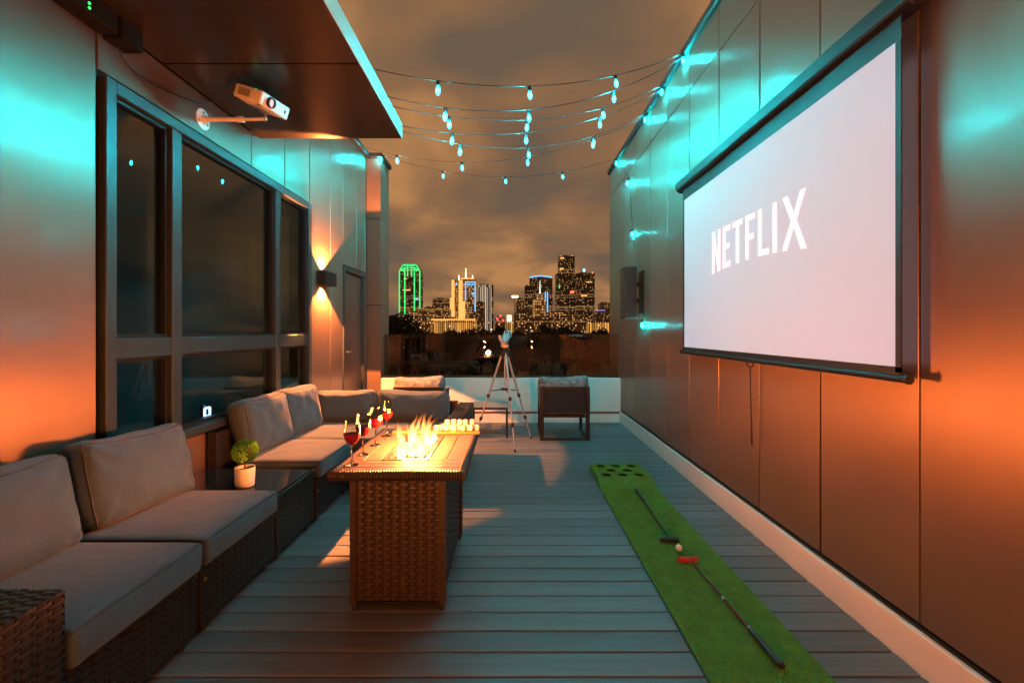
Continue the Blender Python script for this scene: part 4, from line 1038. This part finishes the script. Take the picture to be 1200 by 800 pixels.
MB().lathe([(0.0005, 0.016), (0.014, 0.014), (0.0275, 0.008)], 20, (0.104, -0.06, 0.0), Ry, cap=False).build('lens', emis('projector lens', (1.0, 0.35, 0.38), 1.8), ln, smooth=True, local=True)
MB().box((0.1045, 0.09, -0.012), (0.107, 0.105, 0.012)).build('sensor_window', M_BLACKP, pj, local=True)
MB().box((-0.07, -0.03, -0.052), (0.02, 0.06, -0.0455)).build('mount_plate', M_STEEL, pj, local=True, bevel=0.002)
for (x, y) in ((-0.09, -0.12), (0.08, -0.12), (0.08, 0.12), (-0.09, 0.12)): MB().cyl((x, y, -0.045), (x, y, -0.052), 0.010, n=10).build('foot', M_BLACKP, pj, local=True)
MB().lathe([(0.0005, 0.0), (0.007, 0.0), (0.006, 0.008), (0.0005, 0.010)], 10, (0.01, -0.10, 0.0448), cap=False).build('status_light', emis('green status light', (0.05, 1.0, 0.15), 4.0), pj, local=True)
M_MATTE = mat('matte black box', (0.008, 0.008, 0.009), 0.85, spec=0.15)
# power strip box and cables in the canopy corner
pw = thing('power_box', 'black power box with red and green lights up in the canopy corner', 'power box', (XL+0.06, 2.40, ZS-0.11))
MB().box((XL+0.002, 2.02, ZS-0.11), (XL+0.11, 2.52, ZS-0.002)).build('case', M_MATTE, pw, bevel=0.006, segs=2)
MB().box((XL+0.005, 2.535, ZS-0.12), (XL+0.12, 2.68, ZS-0.003)).build('adapter', M_MATTE, pw, bevel=0.006, segs=2)
for y, z, nm, c in ((2.305, ZS-0.055, 'red_light', (1, 0.04, 0.02)), (2.345, ZS-0.062, 'green_light', (0.03, 1, 0.1)), (2.345, ZS-0.086, 'green_light', (0.03, 1, 0.1))):
    MB().lathe([(0.0005, 0.006), (0.005, 0.004), (0.006, 0.0)], 10, (XL+0.1105, y, z), Ry, cap=False).build(nm, emis('led '+nm, c, 6.0), pw)
tag(MB().tube([(XL+0.03, 2.61, ZS-0.12), (XL+0.028, 2.64, ZS-0.17), (XL+0.02, 2.75, ZS-0.20), (XL+0.018, 2.9, ZS-0.19), (XL+0.018, 3.1, ZS-0.15), (XL+0.02, 3.3, ZS-0.10), (XL+0.06, 3.38, ZS-0.05), (XL+0.2, 3.34, ZS-0.04), (XL+0.33, 3.2, ZS-0.06), (-1.89, 3.16, 3.12)], 0.005, 6).build('projector_cable', M_BLACKP, smooth=True), 'black cable looping from the power box to the projector', 'cable')

# ---------------------------------------------------------------- speaker
sk = thing('wall_speaker', 'black box speaker bracketed to the panel wall past the screen', 'speaker', (1.565, 6.03, 1.6))
MB().box((1.492, 5.90, 1.60), (1.64, 6.17, 2.27)).build('cabinet', M_BLACKP, sk, bevel=0.006, segs=2)
gr = MB()
for i in range(18): gr.box((1.488, 5.925, 1.63+i*0.034), (1.4915, 6.145, 1.648+i*0.034))
gr.build('grille', mat('speaker grille', (0.10, 0.11, 0.11), 0.35, 0.7), sk)
MB().box((1.6405, 5.98, 1.80), (1.74, 6.06, 1.86)).box((1.6405, 5.98, 2.02), (1.74, 6.06, 2.08)).box((1.725, 5.93, 1.66), (1.744, 6.11, 2.22)).build('bracket', M_BLACK, sk)

# ---------------------------------------------------------------- string lights
def bulb_parts():
    sk_ = MB().lathe([(0.0005, 0.0), (0.013, 0.0), (0.015, -0.008), (0.015, -0.040), (0.012, -0.044), (0.0005, -0.044)], 10, cap=False).mesh('socket', M_BLACKP, smooth=True)
    gl = MB().lathe([(0.011, -0.044), (0.017, -0.056), (0.021, -0.076), (0.019, -0.098), (0.011, -0.113), (0.0005, -0.117)], 12, cap=False).mesh('bulb', M_SHELL, smooth=True)
    co = MB().lathe([(0.0005, -0.054), (0.0048, -0.058), (0.0050, -0.092), (0.0005, -0.096)], 6, cap=False).mesh('filament', M_BULB, smooth=True)
    return sk_, gl, co
SOCK, BULB, CORE = bulb_parts()
def string(label, pts, bulbs, group='teal string lights', r=0.0038):
    """pts: wire polyline, bulbs: fractions 0..1 along its index range"""
    s = thing('string_light', label, 'string lights', pts[0], group)
    MB().tube(pts, r, 5).build('wire', M_BLACKP, s, smooth=True)
    n_ = len(pts)-1
    for t in bulbs:
        if isinstance(t, tuple): p = Vector(t)
        else:
            i = min(n_-1, int(t*n_)); p = Vector(pts[i]).lerp(Vector(pts[i+1]), t*n_-i)
        sk_ = link('bulb', BULB, s, p); sk_.rotation_euler = (random.uniform(-.12, .12), random.uniform(-.12, .12), 0)
        so = link('socket', SOCK, sk_); so.location = (0, 0, 0); co = link('filament', CORE, sk_); co.location = (0, 0, 0)
def span(A, B, sag, n_=28):
    A = Vector(A); B = Vector(B)
    return [A.lerp(B, i/n_) - Vector((0, 0, 4*sag*(i/n_)*(1-i/n_))) for i in range(n_+1)]
def txs(A, B, xs):
    """fractions at which the span is seen at these photo columns"""
    out = []
    for x in xs:
        q = (x-598)/533.33; out.append((q*A[1]-A[0])/((B[0]-A[0])-q*(B[1]-A[1])))
    return out
xr = XR-0.03
A = [(-0.985, 3.27, EYE+1.875), (-0.985, 3.62, EYE+1.86), (-0.985, 3.78, EYE+1.86), (-0.985, 4.10, EYE+1.84), (-0.985, 4.14, EYE+1.81)]
B = [(xr, 4.50, EYE+2.74), (xr, 4.52, EYE+2.71), (xr, 5.05, EYE+2.73), (xr, 5.07, EYE+2.69), (xr, 5.72, EYE+2.73)]
SG = [0.215, 0.29, 0.24, 0.25, 0.28]
XS = [(513.5, 620, 721, 800), (522.5, 620, 719), (526, 618, 706.5, 776), (530.5, 616.5, 703), (539.5, 619.5, 696, 756)]
LB = 'string of glowing teal bulbs hung from the canopy edge to the screen wall'
for a, b, sg, xs_ in zip(A, B, SG, XS): string(LB, span(a, b, sg), txs(a, b, xs_))
a, b = (-2.22, 5.9, EYE+2.48), (xr, 5.75, EYE+2.70)
string('string of teal bulbs hung from the sconce wall to the screen wall', span(a, b, 0.43), txs(a, b, (465, 541, 618, 694)))
a, b = (-2.06, 7.15, EYE+2.77), (xr, 7.25, EYE+2.74)
string('string of teal bulbs hung from the corner pillar to the screen wall', span(a, b, 0.33), txs(a, b, (447, 519, 592.5, 659, 722)))
xw = XR-0.03
string('string of teal bulbs running down the screen wall past the speaker', [(xw, 7.24, EYE+2.73), (xw, 6.9, EYE+2.45), (xw, 6.57, EYE+2.2), (xw, 6.48, EYE+1.8), (xw, 6.38, EYE+1.42), (xw, 6.2, EYE+0.9), (xw, 5.98, EYE+0.35), (xw, 5.88, EYE+0.14)], [(xw-.01, 6.57, EYE+2.2), (xw-.01, 6.38, EYE+1.42), (xw-.01, 5.88, EYE+0.14)])

# ---------------------------------------------------------------- the city
def facade(name, body, lit, frac, wx, wz, strength, seed, gapx=0.45, gapz=0.5, rough=0.5):
    """building skin: random lit windows on a grid, too far away to tell panes apart"""
    m = bpy.data.materials.new(name); m.use_nodes = True; nt = m.node_tree; N = nt.nodes; L = nt.links
    b = N['Principled BSDF']; b.inputs['Base Color'].default_value = (*body, 1); b.inputs['Roughness'].default_value = rough
    tc = N.new('ShaderNodeTexCoord'); sp_ = N.new('ShaderNodeSeparateXYZ'); L.new(tc.outputs['Object'], sp_.inputs[0])
    def mth(op, a, bb=None):
        q = N.new('ShaderNodeMath'); q.operation = op
        for i, v in enumerate((a, bb)):
            if v is None: continue
            if isinstance(v, (int, float)): q.inputs[i].default_value = v
            else: L.new(v, q.inputs[i])
        return q.outputs[0]
    hx = mth('ADD', sp_.outputs['X'], sp_.outputs['Y'])
    ux = mth('DIVIDE', hx, wx); uz = mth('DIVIDE', sp_.outputs['Z'], wz)
    cx = mth('FLOOR', ux); cz = mth('FLOOR', uz); fx = mth('SUBTRACT', ux, cx); fz = mth('SUBTRACT', uz, cz)
    cb = N.new('ShaderNodeCombineXYZ'); L.new(cx, cb.inputs[0]); L.new(cz, cb.inputs[1]); cb.inputs[2].default_value = seed
    wn = N.new('ShaderNodeTexWhiteNoise'); wn.noise_dimensions = '3D'; L.new(cb.outputs[0], wn.inputs['Vector'])
    cl = N.new('ShaderNodeTexNoise'); cl.inputs['Scale'].default_value = 0.23; cl.inputs['Detail'].default_value = 2; L.new(cb.outputs[0], cl.inputs['Vector'])
    clm = N.new('ShaderNodeMapRange'); clm.inputs['From Min'].default_value = 0.35; clm.inputs['From Max'].default_value = 0.7; clm.inputs['To Min'].default_value = min(frac, 0.25 if frac < 0.5 else frac)*(0.25 if frac < 0.5 else 1); clm.inputs['To Max'].default_value = min(1.0, frac*2.4)
    L.new(cl.outputs['Fac'], clm.inputs['Value'])
    on = mth('LESS_THAN', wn.outputs['Value'], clm.outputs[0])
    wr_ = N.new('ShaderNodeTexWhiteNoise'); wr_.noise_dimensions = '1D'; L.new(mth('ADD', cz, seed*17.3), wr_.inputs['W'])
    if frac < 0.5: on = mth('MAXIMUM', on, mth('MULTIPLY', mth('LESS_THAN', wr_.outputs['Value'], 0.09), 0.55))
    inx = mth('LESS_THAN', fx, 1-gapx); inz = mth('LESS_THAN', fz, 1-gapz)
    sc_ = N.new('ShaderNodeSeparateColor'); L.new(wn.outputs['Color'], sc_.inputs[0])
    var_ = mth('ADD', mth('MULTIPLY', sc_.outputs['Green'], 1.3), 0.25)
    st_ = mth('MULTIPLY', mth('MULTIPLY', mth('MULTIPLY', on, inx), inz), mth('MULTIPLY', var_, strength))
    geo = N.new('ShaderNodeNewGeometry'); sg = N.new('ShaderNodeSeparateXYZ'); L.new(geo.outputs['Normal'], sg.inputs[0])
    st_ = mth('MULTIPLY', st_, mth('LESS_THAN', mth('ABSOLUTE', sg.outputs['Z']), 0.5))
    b.inputs['Emission Color'].default_value = (*lit, 1); L.new(st_, b.inputs['Emission Strength']); return m
F_WARM = facade('dark tower skin', (0.09, 0.068, 0.055), (1.0, 0.52, 0.18), 0.12, 3.6, 4.6, 0.95, 1.0)
F_WARM2 = facade('brown tower skin', (0.16, 0.11, 0.075), (1.0, 0.50, 0.17), 0.15, 3.6, 4.6, 0.8, 2.0)
F_GOLD = facade('gold flooded skin', (0.30, 0.18, 0.07), (1.0, 0.45, 0.10), 0.95, 6.0, 40.0, 0.6, 3.0, 0.35, 0.05)  # floodlight on the fronts put in as glowing bands
F_STRIPE = facade('striped office skin', (0.06, 0.05, 0.045), (1.0, 0.72, 0.50), 0.98, 7.5, 200.0, 0.6, 4.0, 0.55, 0.0)
F_CREAM = facade('cream tower skin', (0.30, 0.20, 0.11), (1.0, 0.48, 0.15), 0.55, 7.0, 9.0, 0.45, 5.0, 0.3, 0.3)
F_LOW = facade('low block skin', (0.2, 0.13, 0.08), (1.0, 0.50, 0.16), 0.25, 4.5, 5.0, 0.9, 6.0)
M_GREENTUBE = emis('green tube light', (0.05, 1.0, 0.22), 1.25)
M_BLUETUBE = emis('blue tube light', (0.18, 0.55, 1.0), 1.3)
M_GOLDTUBE = emis('gold strip light', (1.0, 0.45, 0.11), 1.25)
M_REDLIT = emis('red beacon', (1.0, 0.12, 0.06), 4.0)
M_CYANLIT = emis('cyan beacon', (0.2, 0.9, 1.0), 3.0)
M_ORANGELIT = emis('orange lamp head', (1.0, 0.45, 0.12), 30.0)
def spanx(px0, px1, d): return (px0-598)/533.33*d, (px1-598)/533.33*d
def zat(py, d): return EYE+(387-py)/533.33*d
def tower(name, label, blocks, d, m, cat='building'):
    """blocks: (px0, px1, py_top, depth_offset, thickness[, material])"""
    x0, x1 = spanx(blocks[0][0], blocks[0][1], d)
    t = thing(name, label, cat, ((x0+x1)/2, d, ZG+0.01))
    for i, bl in enumerate(blocks):
        a, b = spanx(bl[0], bl[1], d+bl[3]); mm_ = bl[5] if len(bl) > 5 else m
        zt0 = zat(bl[2], d+bl[3])
        MB().box((a, d+bl[3], ZG+0.01), (b, d+bl[3]+bl[4], zt0)).build('wing' if i else 'main_block', mm_, t)
        w_ = b-a
        if w_ > 20 and mm_ not in (F_GOLD,):
            MB().box((a+w_*0.2, d+bl[3]+8, zt0), (a+w_*0.62, d+bl[3]+bl[4]-8, zt0+4.5)).box((a+w_*0.68, d+bl[3]+10, zt0), (a+w_*0.85, d+bl[3]+bl[4]-12, zt0+2.5)).build('roof_plant', M_CONC, t)
    return t
def strip(t, px0, px1, py0, py1, d, m, nm='light_strip', th=1.0):
    a, b = spanx(px0, px1, d); return MB().box((a, d-th, zat(py1, d)), (b, d, zat(py0, d))).build(nm, m, t)

# green outlined tower
d = 1900
t = thing('green_outlined_tower', 'dark skyscraper outlined in green tube lights', 'building', (spanx(468, 493, d)[0]+44, d, ZG+0.01))
x0, x1 = spanx(468.2, 492, d); cx = (x0+x1)/2; hw = (x1-x0)/2
def zz(py): return zat(py, d)
prof = [(-hw, ZG+0.01), (hw, ZG+0.01), (hw, zz(318)), (hw*0.88, zz(315)), (hw*0.62, zz(310.5)), (-hw*0.62, zz(310.5)), (-hw*0.88, zz(315)), (-hw, zz(318))]
MB().prism(prof, lambda u, v, dd: (cx+u, dd, v), d, d+70).build('main_block', F_WARM, t)
outl = [(-hw, zz(366)), (-hw, zz(318)), (-hw*0.88, zz(315)), (-hw*0.62, zz(310.5)), (hw*0.62, zz(310.5)), (hw*0.88, zz(315)), (hw, zz(318)), (hw, zz(366))]
MB().tube([(cx+u, d-2, v) for u, v in outl], 2.5, 6).build('outline_tube', M_GREENTUBE, t)
for s in (-1, 1):
    MB().tube([(cx+s*hw*0.47, d-2, zz(368)), (cx+s*hw*0.47, d-2, zz(317)), (cx+s*hw*0.80, d-2, zz(317))], 2.5, 6).build('outline_tube', M_GREENTUBE, t)
    MB().tube([(cx+s*hw*0.20, d-2, zz(324)), (cx+s*hw*0.20, d-2, zz(312))], 2.2, 6).build('outline_tube', M_GREENTUBE, t)
    MB().tube([(cx+s*hw*0.30, d-2, zz(314)), (cx+s*hw*0.85, d-2, zz(316))], 2.2, 6).build('outline_tube', M_GREENTUBE, t)
for q_ in (311.6, 313.6, 315.8): strip(t, 480.1-6.5-(q_-311.6)*0.7, 480.1+6.5+(q_-311.6)*0.7, q_, q_+0.7, d, M_GREENTUBE, 'crown_tube')
strip(t, 485, 490, 349, 351.5, d, M_BLUETUBE); strip(t, 472, 481, 339, 340.5, d, M_GOLDTUBE); strip(t, 473, 477, 326, 327.2, d, M_GOLDTUBE)

# cream tower with spire; floodlight on its piers put in as glowing strips
d = 1750
t = tower('cream_spired_tower', 'golden lit tower with a bright spire and light blue outline', [(529, 557, 328, 0, 40), (527, 532, 349, -3, 20), (540, 557, 326, 4, 40, F_WARM)], d, F_CREAM)
for a, b, p0, p1, m_ in ((529.2, 532.6, 328, 371, M_GOLDTUBE), (537.6, 542, 328, 375, M_GOLDTUBE), (541.8, 545, 353, 373, M_GOLDTUBE), (527.2, 529, 349, 371, M_GOLDTUBE), (545, 546, 331, 352, M_BLUETUBE), (556.2, 557.4, 330, 366, M_BLUETUBE), (545, 557, 330, 331.2, M_BLUETUBE), (547, 555, 333, 334, M_BLUETUBE)):
    strip(t, a, b, p0, p1, d-4, m_)
for px, p0, p1, r in ((545.5, 314, 326, 3.2), (537.3, 322, 328, 3.0), (553.5, 322, 327, 3.0)):
    a, _ = spanx(px, px, d-4); MB().cyl((a, d+8, zat(p1, d)), (a, d+8, zat(p0, d)), r, r*0.45, 8).build('spire', emis('spire light', (1.0, 0.85, 0.55), 2.2), t)
strip(t, 540, 556, 325.6, 327, d-3, M_GOLDTUBE, 'crown_strip')
for px, py in ((535, 333), (554.5, 344)):
    a, _ = spanx(px, px, d-6); MB().lathe([(0.01, 0), (4.5, 0), (4.5, 1.5), (0.01, 1.5)], 14, (a, d-6, zat(py, d-6)), Matrix.Rotation(R(90), 3, 'X'), cap=False).build('round_sign', M_BLUETUBE, t)
t = tower('striped_office_tower', 'office block with white vertical light stripes', [(557.5, 576, 333.5, 0, 40), (576.05, 578, 333.5, 0, 40, F_WARM)], 1950, F_STRIPE)
t = tower('brown_slab_block', 'plain brown office slab with few lit windows', [(507, 527, 350, 0, 40), (497, 507, 360, 20, 40)], 1900, F_WARM2)
t = tower('stepped_brown_block', 'stepped brown block at the foot of the spired tower', [(558, 567, 354, -120, 60), (551, 558, 366, -120, 60)], 1650, F_WARM2)
t = tower('gold_lit_hall', 'long low hall with golden floodlit columns', [(505, 557, 375, 0, 60)], 1300, F_GOLD)
strip(t, 505, 557, 373.6, 375, 1299, M_GOLDTUBE, 'cornice_strip')
t = tower('low_brown_block', 'low brown block with scattered lights under the green tower', [(479, 490, 366, 0, 60), (488, 505, 372, -5, 60), (479, 487, 378, -20, 30, F_GOLD)], 1350, F_LOW)
t = tower('low_grey_block', 'low block with bright shop floors under the striped tower', [(489, 526, 361.5, 0, 60), (505, 523, 358, 30, 50)], 1500, F_LOW)
# right cluster
d = 1800
t = tower('blue_crowned_tower', 'dark curved tower with a blue glowing crown', [(621, 647.5, 325, 0, 60), (615, 621, 335, 10, 50)], d, F_WARM)
a, b = spanx(621, 647, d-2); arc = [(a+(b-a)*i/12, d-2, zat(325-1.6*math.sin(math.pi*i/12), d)) for i in range(13)]
MB().tube(arc, 2.4, 6).build('crown_light', M_BLUETUBE, t)
for px in (638.5, 641): strip(t, px, px+1.2, 342, 366, d, M_BLUETUBE)
a, _ = spanx(633, 633, 1500)
t = tower('pale_clock_tower', 'small pale tower with a lit spire before the blue crowned tower', [(625, 640, 352, 0, 40), (629, 637, 344, 2, 30)], 1500, F_CREAM)
MB().cyl((a, 1510, zat(344, 1500)), (a, 1510, zat(328, 1500)), 2.6, 0.7, 8).build('spire', emis('pale spire light', (0.9, 0.95, 0.75), 1.2), t)
t = tower('stepped_dark_tower', 'tallest stepped dark skyscraper with scattered lit windows', [(655, 673.5, 300, 0, 50), (652, 675.5, 320, -3, 56)], 1850, F_WARM)
for px in (658.5, 671): 
    a, _ = spanx(px, px, 1850); MB().cyl((a, 1870, zat(300, 1850)), (a, 1870, zat(298.6, 1850)), 2.4, n=8).build('beacon', M_REDLIT, t)
strip(t, 656.5, 661, 301.5, 303.2, 1846, M_GOLDTUBE); strip(t, 656, 660, 314, 316, 1846, M_GOLDTUBE); strip(t, 668.5, 672.5, 341, 343.5, 1844, M_REDLIT, 'red_sign')
strip(t, 655, 656, 334, 338, 1844, M_GREENTUBE, 'green_sign')
t = tower('flat_topped_dark_tower', 'broad flat-topped dark skyscraper with a cyan roof beacon', [(676, 697, 320, 0, 60)], 1800, F_WARM)
a, _ = spanx(685, 685, 1800); MB().lathe([(0.01, -5), (4.5, -3), (5.5, 0), (4.5, 3), (0.01, 5)], 12, (a, 1810, zat(316, 1800)), cap=False).cyl((a, 1810, zat(320, 1800)), (a, 1810, zat(317, 1800)), 1.5, n=8).build('beacon', M_CYANLIT, t, smooth=True)
a, _ = spanx(695, 695, 1800); MB().cyl((a, 1810, zat(320, 1800)), (a, 1810, zat(318.4, 1800)), 2.2, n=8).build('beacon', M_REDLIT, t)
strip(t, 681, 688, 345.5, 347, 1799, M_GOLDTUBE); strip(t, 687, 694, 330, 331, 1799, M_GOLDTUBE)
t = tower('brown_mid_tower', 'mid-height brown tower beside the orange light mast', [(605, 614, 350, 0, 50), (613, 626, 361, -30, 50)], 1700, F_WARM2)
t = tower('low_dark_block', 'wide low dark block below the dark skyscrapers', [(612, 690, 372, 0, 60), (640, 664, 366, -10, 40), (664, 684, 369, -12, 40)], 1350, F_LOW)
t = tower('pale_low_block', 'pale low block with a bright white sign', [(602, 615, 367, 0, 50), (592, 602, 377, 0, 40, F_GOLD)], 1300, F_LOW)
strip(t, 594, 599.5, 369, 377, 1296, emis('white sign light', (1.0, 0.85, 0.5), 1.6), 'bright_sign')
t = tower('red_sign_block', 'small dark block with red neon signs', [(580, 592, 372, 0, 40)], 1250, F_LOW)
for px, py in ((583, 372), (586.5, 368.5), (589.5, 374)): strip(t, px-1.3, px+1.3, py, py+3, 1248, emis('red neon', (1.0, 0.10, 0.10), 1.5), 'neon_sign')
t = tower('far_right_block', 'dark office block at the end of the skyline by the screen wall', [(704, 716, 355, 0, 50), (697, 706, 366, -20, 50)], 1600, F_WARM2)
strip(t, 698, 709, 363, 364, 1578, emis('violet strip', (0.35, 0.3, 1.0), 0.9))
t = tower('lit_arcade', 'low arcade of warm lights behind the trees', [(690, 716, 378, 0, 30)], 1100, F_GOLD)
# tall light mast
d = 900; a, _ = spanx(603.5, 603.5, d)
t = thing('light_mast', 'tall mast with a glowing orange floodlight head', 'light mast', (a, d, ZG+0.01))
MB().cyl((a, d, ZG), (a, d, zat(348, d)), 1.2, 0.8, 8).build('mast', M_CONC, t)
MB().box((a-6, d-1, zat(348.2, d)), (a+6, d+1, zat(346.6, d))).build('lamp_head', M_ORANGELIT, t)

# ---------------------------------------------------------------- trees
def crown_mesh(seed, rx, rz, n_leaf=5200):
    rg = random.Random(seed); m = MB(); clumps = []
    for i in range(34):
        a = rg.random()*6.283; e = rg.uniform(-0.45, 1.0); rr = rg.uniform(0.35, 0.92)
        clumps.append((Vector((math.cos(a)*rr*rx*math.sqrt(max(0.08, 1-e*e*0.85)), math.sin(a)*rr*rx*math.sqrt(max(0.08, 1-e*e*0.85)), e*rz*rr)), rg.uniform(0.20, 0.36)*rx))
    for i in range(n_leaf):
        c, r = clumps[rg.randrange(len(clumps))]
        d_ = Vector((rg.gauss(0, 1), rg.gauss(0, 1), rg.gauss(0, 1))).normalized()*r*rg.random()**0.4; d_.z *= 0.75
        p = c+d_; t_ = Vector((rg.uniform(-1, 1), rg.uniform(-1, 1), rg.uniform(-1, 1))).normalized(); b_ = t_.orthogonal().normalized(); s = rg.uniform(0.18, 0.42)
        m.quad(p-t_*s, p+b_*s*0.6, p+t_*s, p-b_*s*0.6)
    return m.mesh('crown', M_TREE)
def trunk_mesh(seed, h, r):
    rg = random.Random(seed); m = MB(); p = [Vector((0, 0, 0))]
    for i in range(5): p.append(p[-1] + Vector((rg.uniform(-.25, .25), rg.uniform(-.25, .25), h/5)))
    m.tube(p, [r*(1-0.13*i) for i in range(6)], 8)
    for i in range(6):
        a = rg.random()*6.283; s = p[3].lerp(p[5], rg.random()); m.tube([s, s+Vector((math.cos(a)*1.5, math.sin(a)*1.5, 1.3)), s+Vector((math.cos(a)*3.4, math.sin(a)*3.4, 3.0))], [r*0.4, r*0.26, r*0.1], 6)
    return m.mesh('trunk', M_BARK, smooth=True)
CR = [crown_mesh(41+i, 5.5, 5.0+0.5*i) for i in range(4)]
TR = [trunk_mesh(61+i, 11, 0.4) for i in range(2)]
TREES = [(452, 362, 95, 1.15), (464, 366, 100, 1.0), (474, 372, 120, 1.0), (486, 383, 130, 1.05), (500, 385, 135, 1.1), (516, 386.5, 120, 1.0), (534, 380.5, 125, 1.15), (550, 384, 150, 1.0),
         (564, 381, 140, 1.1), (580, 379, 150, 1.1), (598, 382, 145, 1.1), (614, 383, 150, 1.15), (630, 384, 160, 1.1), (646, 377, 150, 1.1), (662, 378, 155, 1.1), (678, 379, 150, 1.15), (696, 383, 150, 1.1), (714, 381, 145, 1.1), (733, 380, 150, 1.1), (436, 372, 110, 1.0)]
def landmark(px):
    for lim, nm in ((458, 'corner pillar'), (480, 'green outlined tower'), (507, 'low brown block'), (546, 'gold lit hall'), (571, 'striped office tower'), (592, 'red neon signs'), (612, 'orange light mast'),
                    (651, 'blue crowned tower'), (676, 'tallest stepped skyscraper'), (701, 'cyan roof beacon')):
        if px < lim: return nm
    return 'end of the screen wall'
for i, (px, py, d, s) in enumerate(TREES):
    x, _ = spanx(px, px, d); top = zat(py, d)
    t = thing('tree', 'dark leafy tree standing in line with the ' + landmark(px), 'tree', (x, d, ZG), 'dark trees between the deck and the skyline', rz=i*1.9)
    ch = CR[i % 4]; rz_ = 5.0+0.5*(i % 4)
    c = bpy.data.objects.new('crown', ch); COL.objects.link(c); c.parent = t; c.scale = (s*1.15, s*1.15, s*1.35)
    zc = top-ZG-rz_*1.08*s*1.35; c.location = (0, 0, zc)
    k = bpy.data.objects.new('trunk', TR[i % 2]); COL.objects.link(k); k.parent = t; k.scale = (1, 1, max(0.5, (zc-1.0)/11))
# far wood that reads as one mass
fw_ = MB(); rg = random.Random(99)
for i in range(26000):
    y = rg.uniform(230, 900); x = y*rg.uniform(-0.36, 0.36); h = 8.5 + 5.5*mnoise.noise(Vector((x*0.045, y*0.02, 0.3))) + 2.0*mnoise.noise(Vector((x*0.2, y*0.1, 2.3)))
    h = min(h, 15.0)
    p = Vector((x, y, ZG + h*rg.random()**0.35)); t_ = Vector((rg.uniform(-1, 1), rg.uniform(-1, 1), rg.uniform(-1, 1))).normalized(); b_ = t_.orthogonal().normalized(); s = rg.uniform(0.9, 2.0)
    fw_.quad(p-t_*s, p+b_*s*0.7, p+t_*s, p-b_*s*0.7)
tag(fw_.build('distant_wood', M_TREE), 'dark mass of treetops between the near trees and the towers', 'wood', kind='stuff')
# street lamps glinting through the treetops
lampm = emis('street lamp glow', (1.0, 0.58, 0.24), 5.0)
for px, py, d in ((576, 386, 190), (540, 388, 170), (667, 385, 240), (639, 381, 300), (653, 381, 310), (465, 381, 180), (504, 378, 300), (508, 378, 305), (573, 378, 320), (690, 378, 330), (612, 379, 300), (622, 384, 260), (623, 387.5, 240), (527, 382, 260), (556, 381, 330), (601, 378, 340), (633, 379, 330), (675, 381, 300), (702, 381, 280), (585, 380, 330), (493, 384, 220), (659, 379, 340)):
    x, _ = spanx(px, px, d); z = zat(py, d)
    t = thing('street_lamp', 'small warm street lamp among treetops in line with the ' + landmark(px), 'street lamp', (x, d, ZG+0.01), 'street lamps among the trees')
    MB().cyl((x, d, ZG+0.01), (x, d, z), 0.12, 0.08, 6).build('pole', M_CONC, t)
    MB().lathe([(0.01, -0.2), (0.22, -0.12), (0.25, 0.05), (0.01, 0.2)], 8, (x, d, z), cap=False).build('lamp_head', lampm, t)
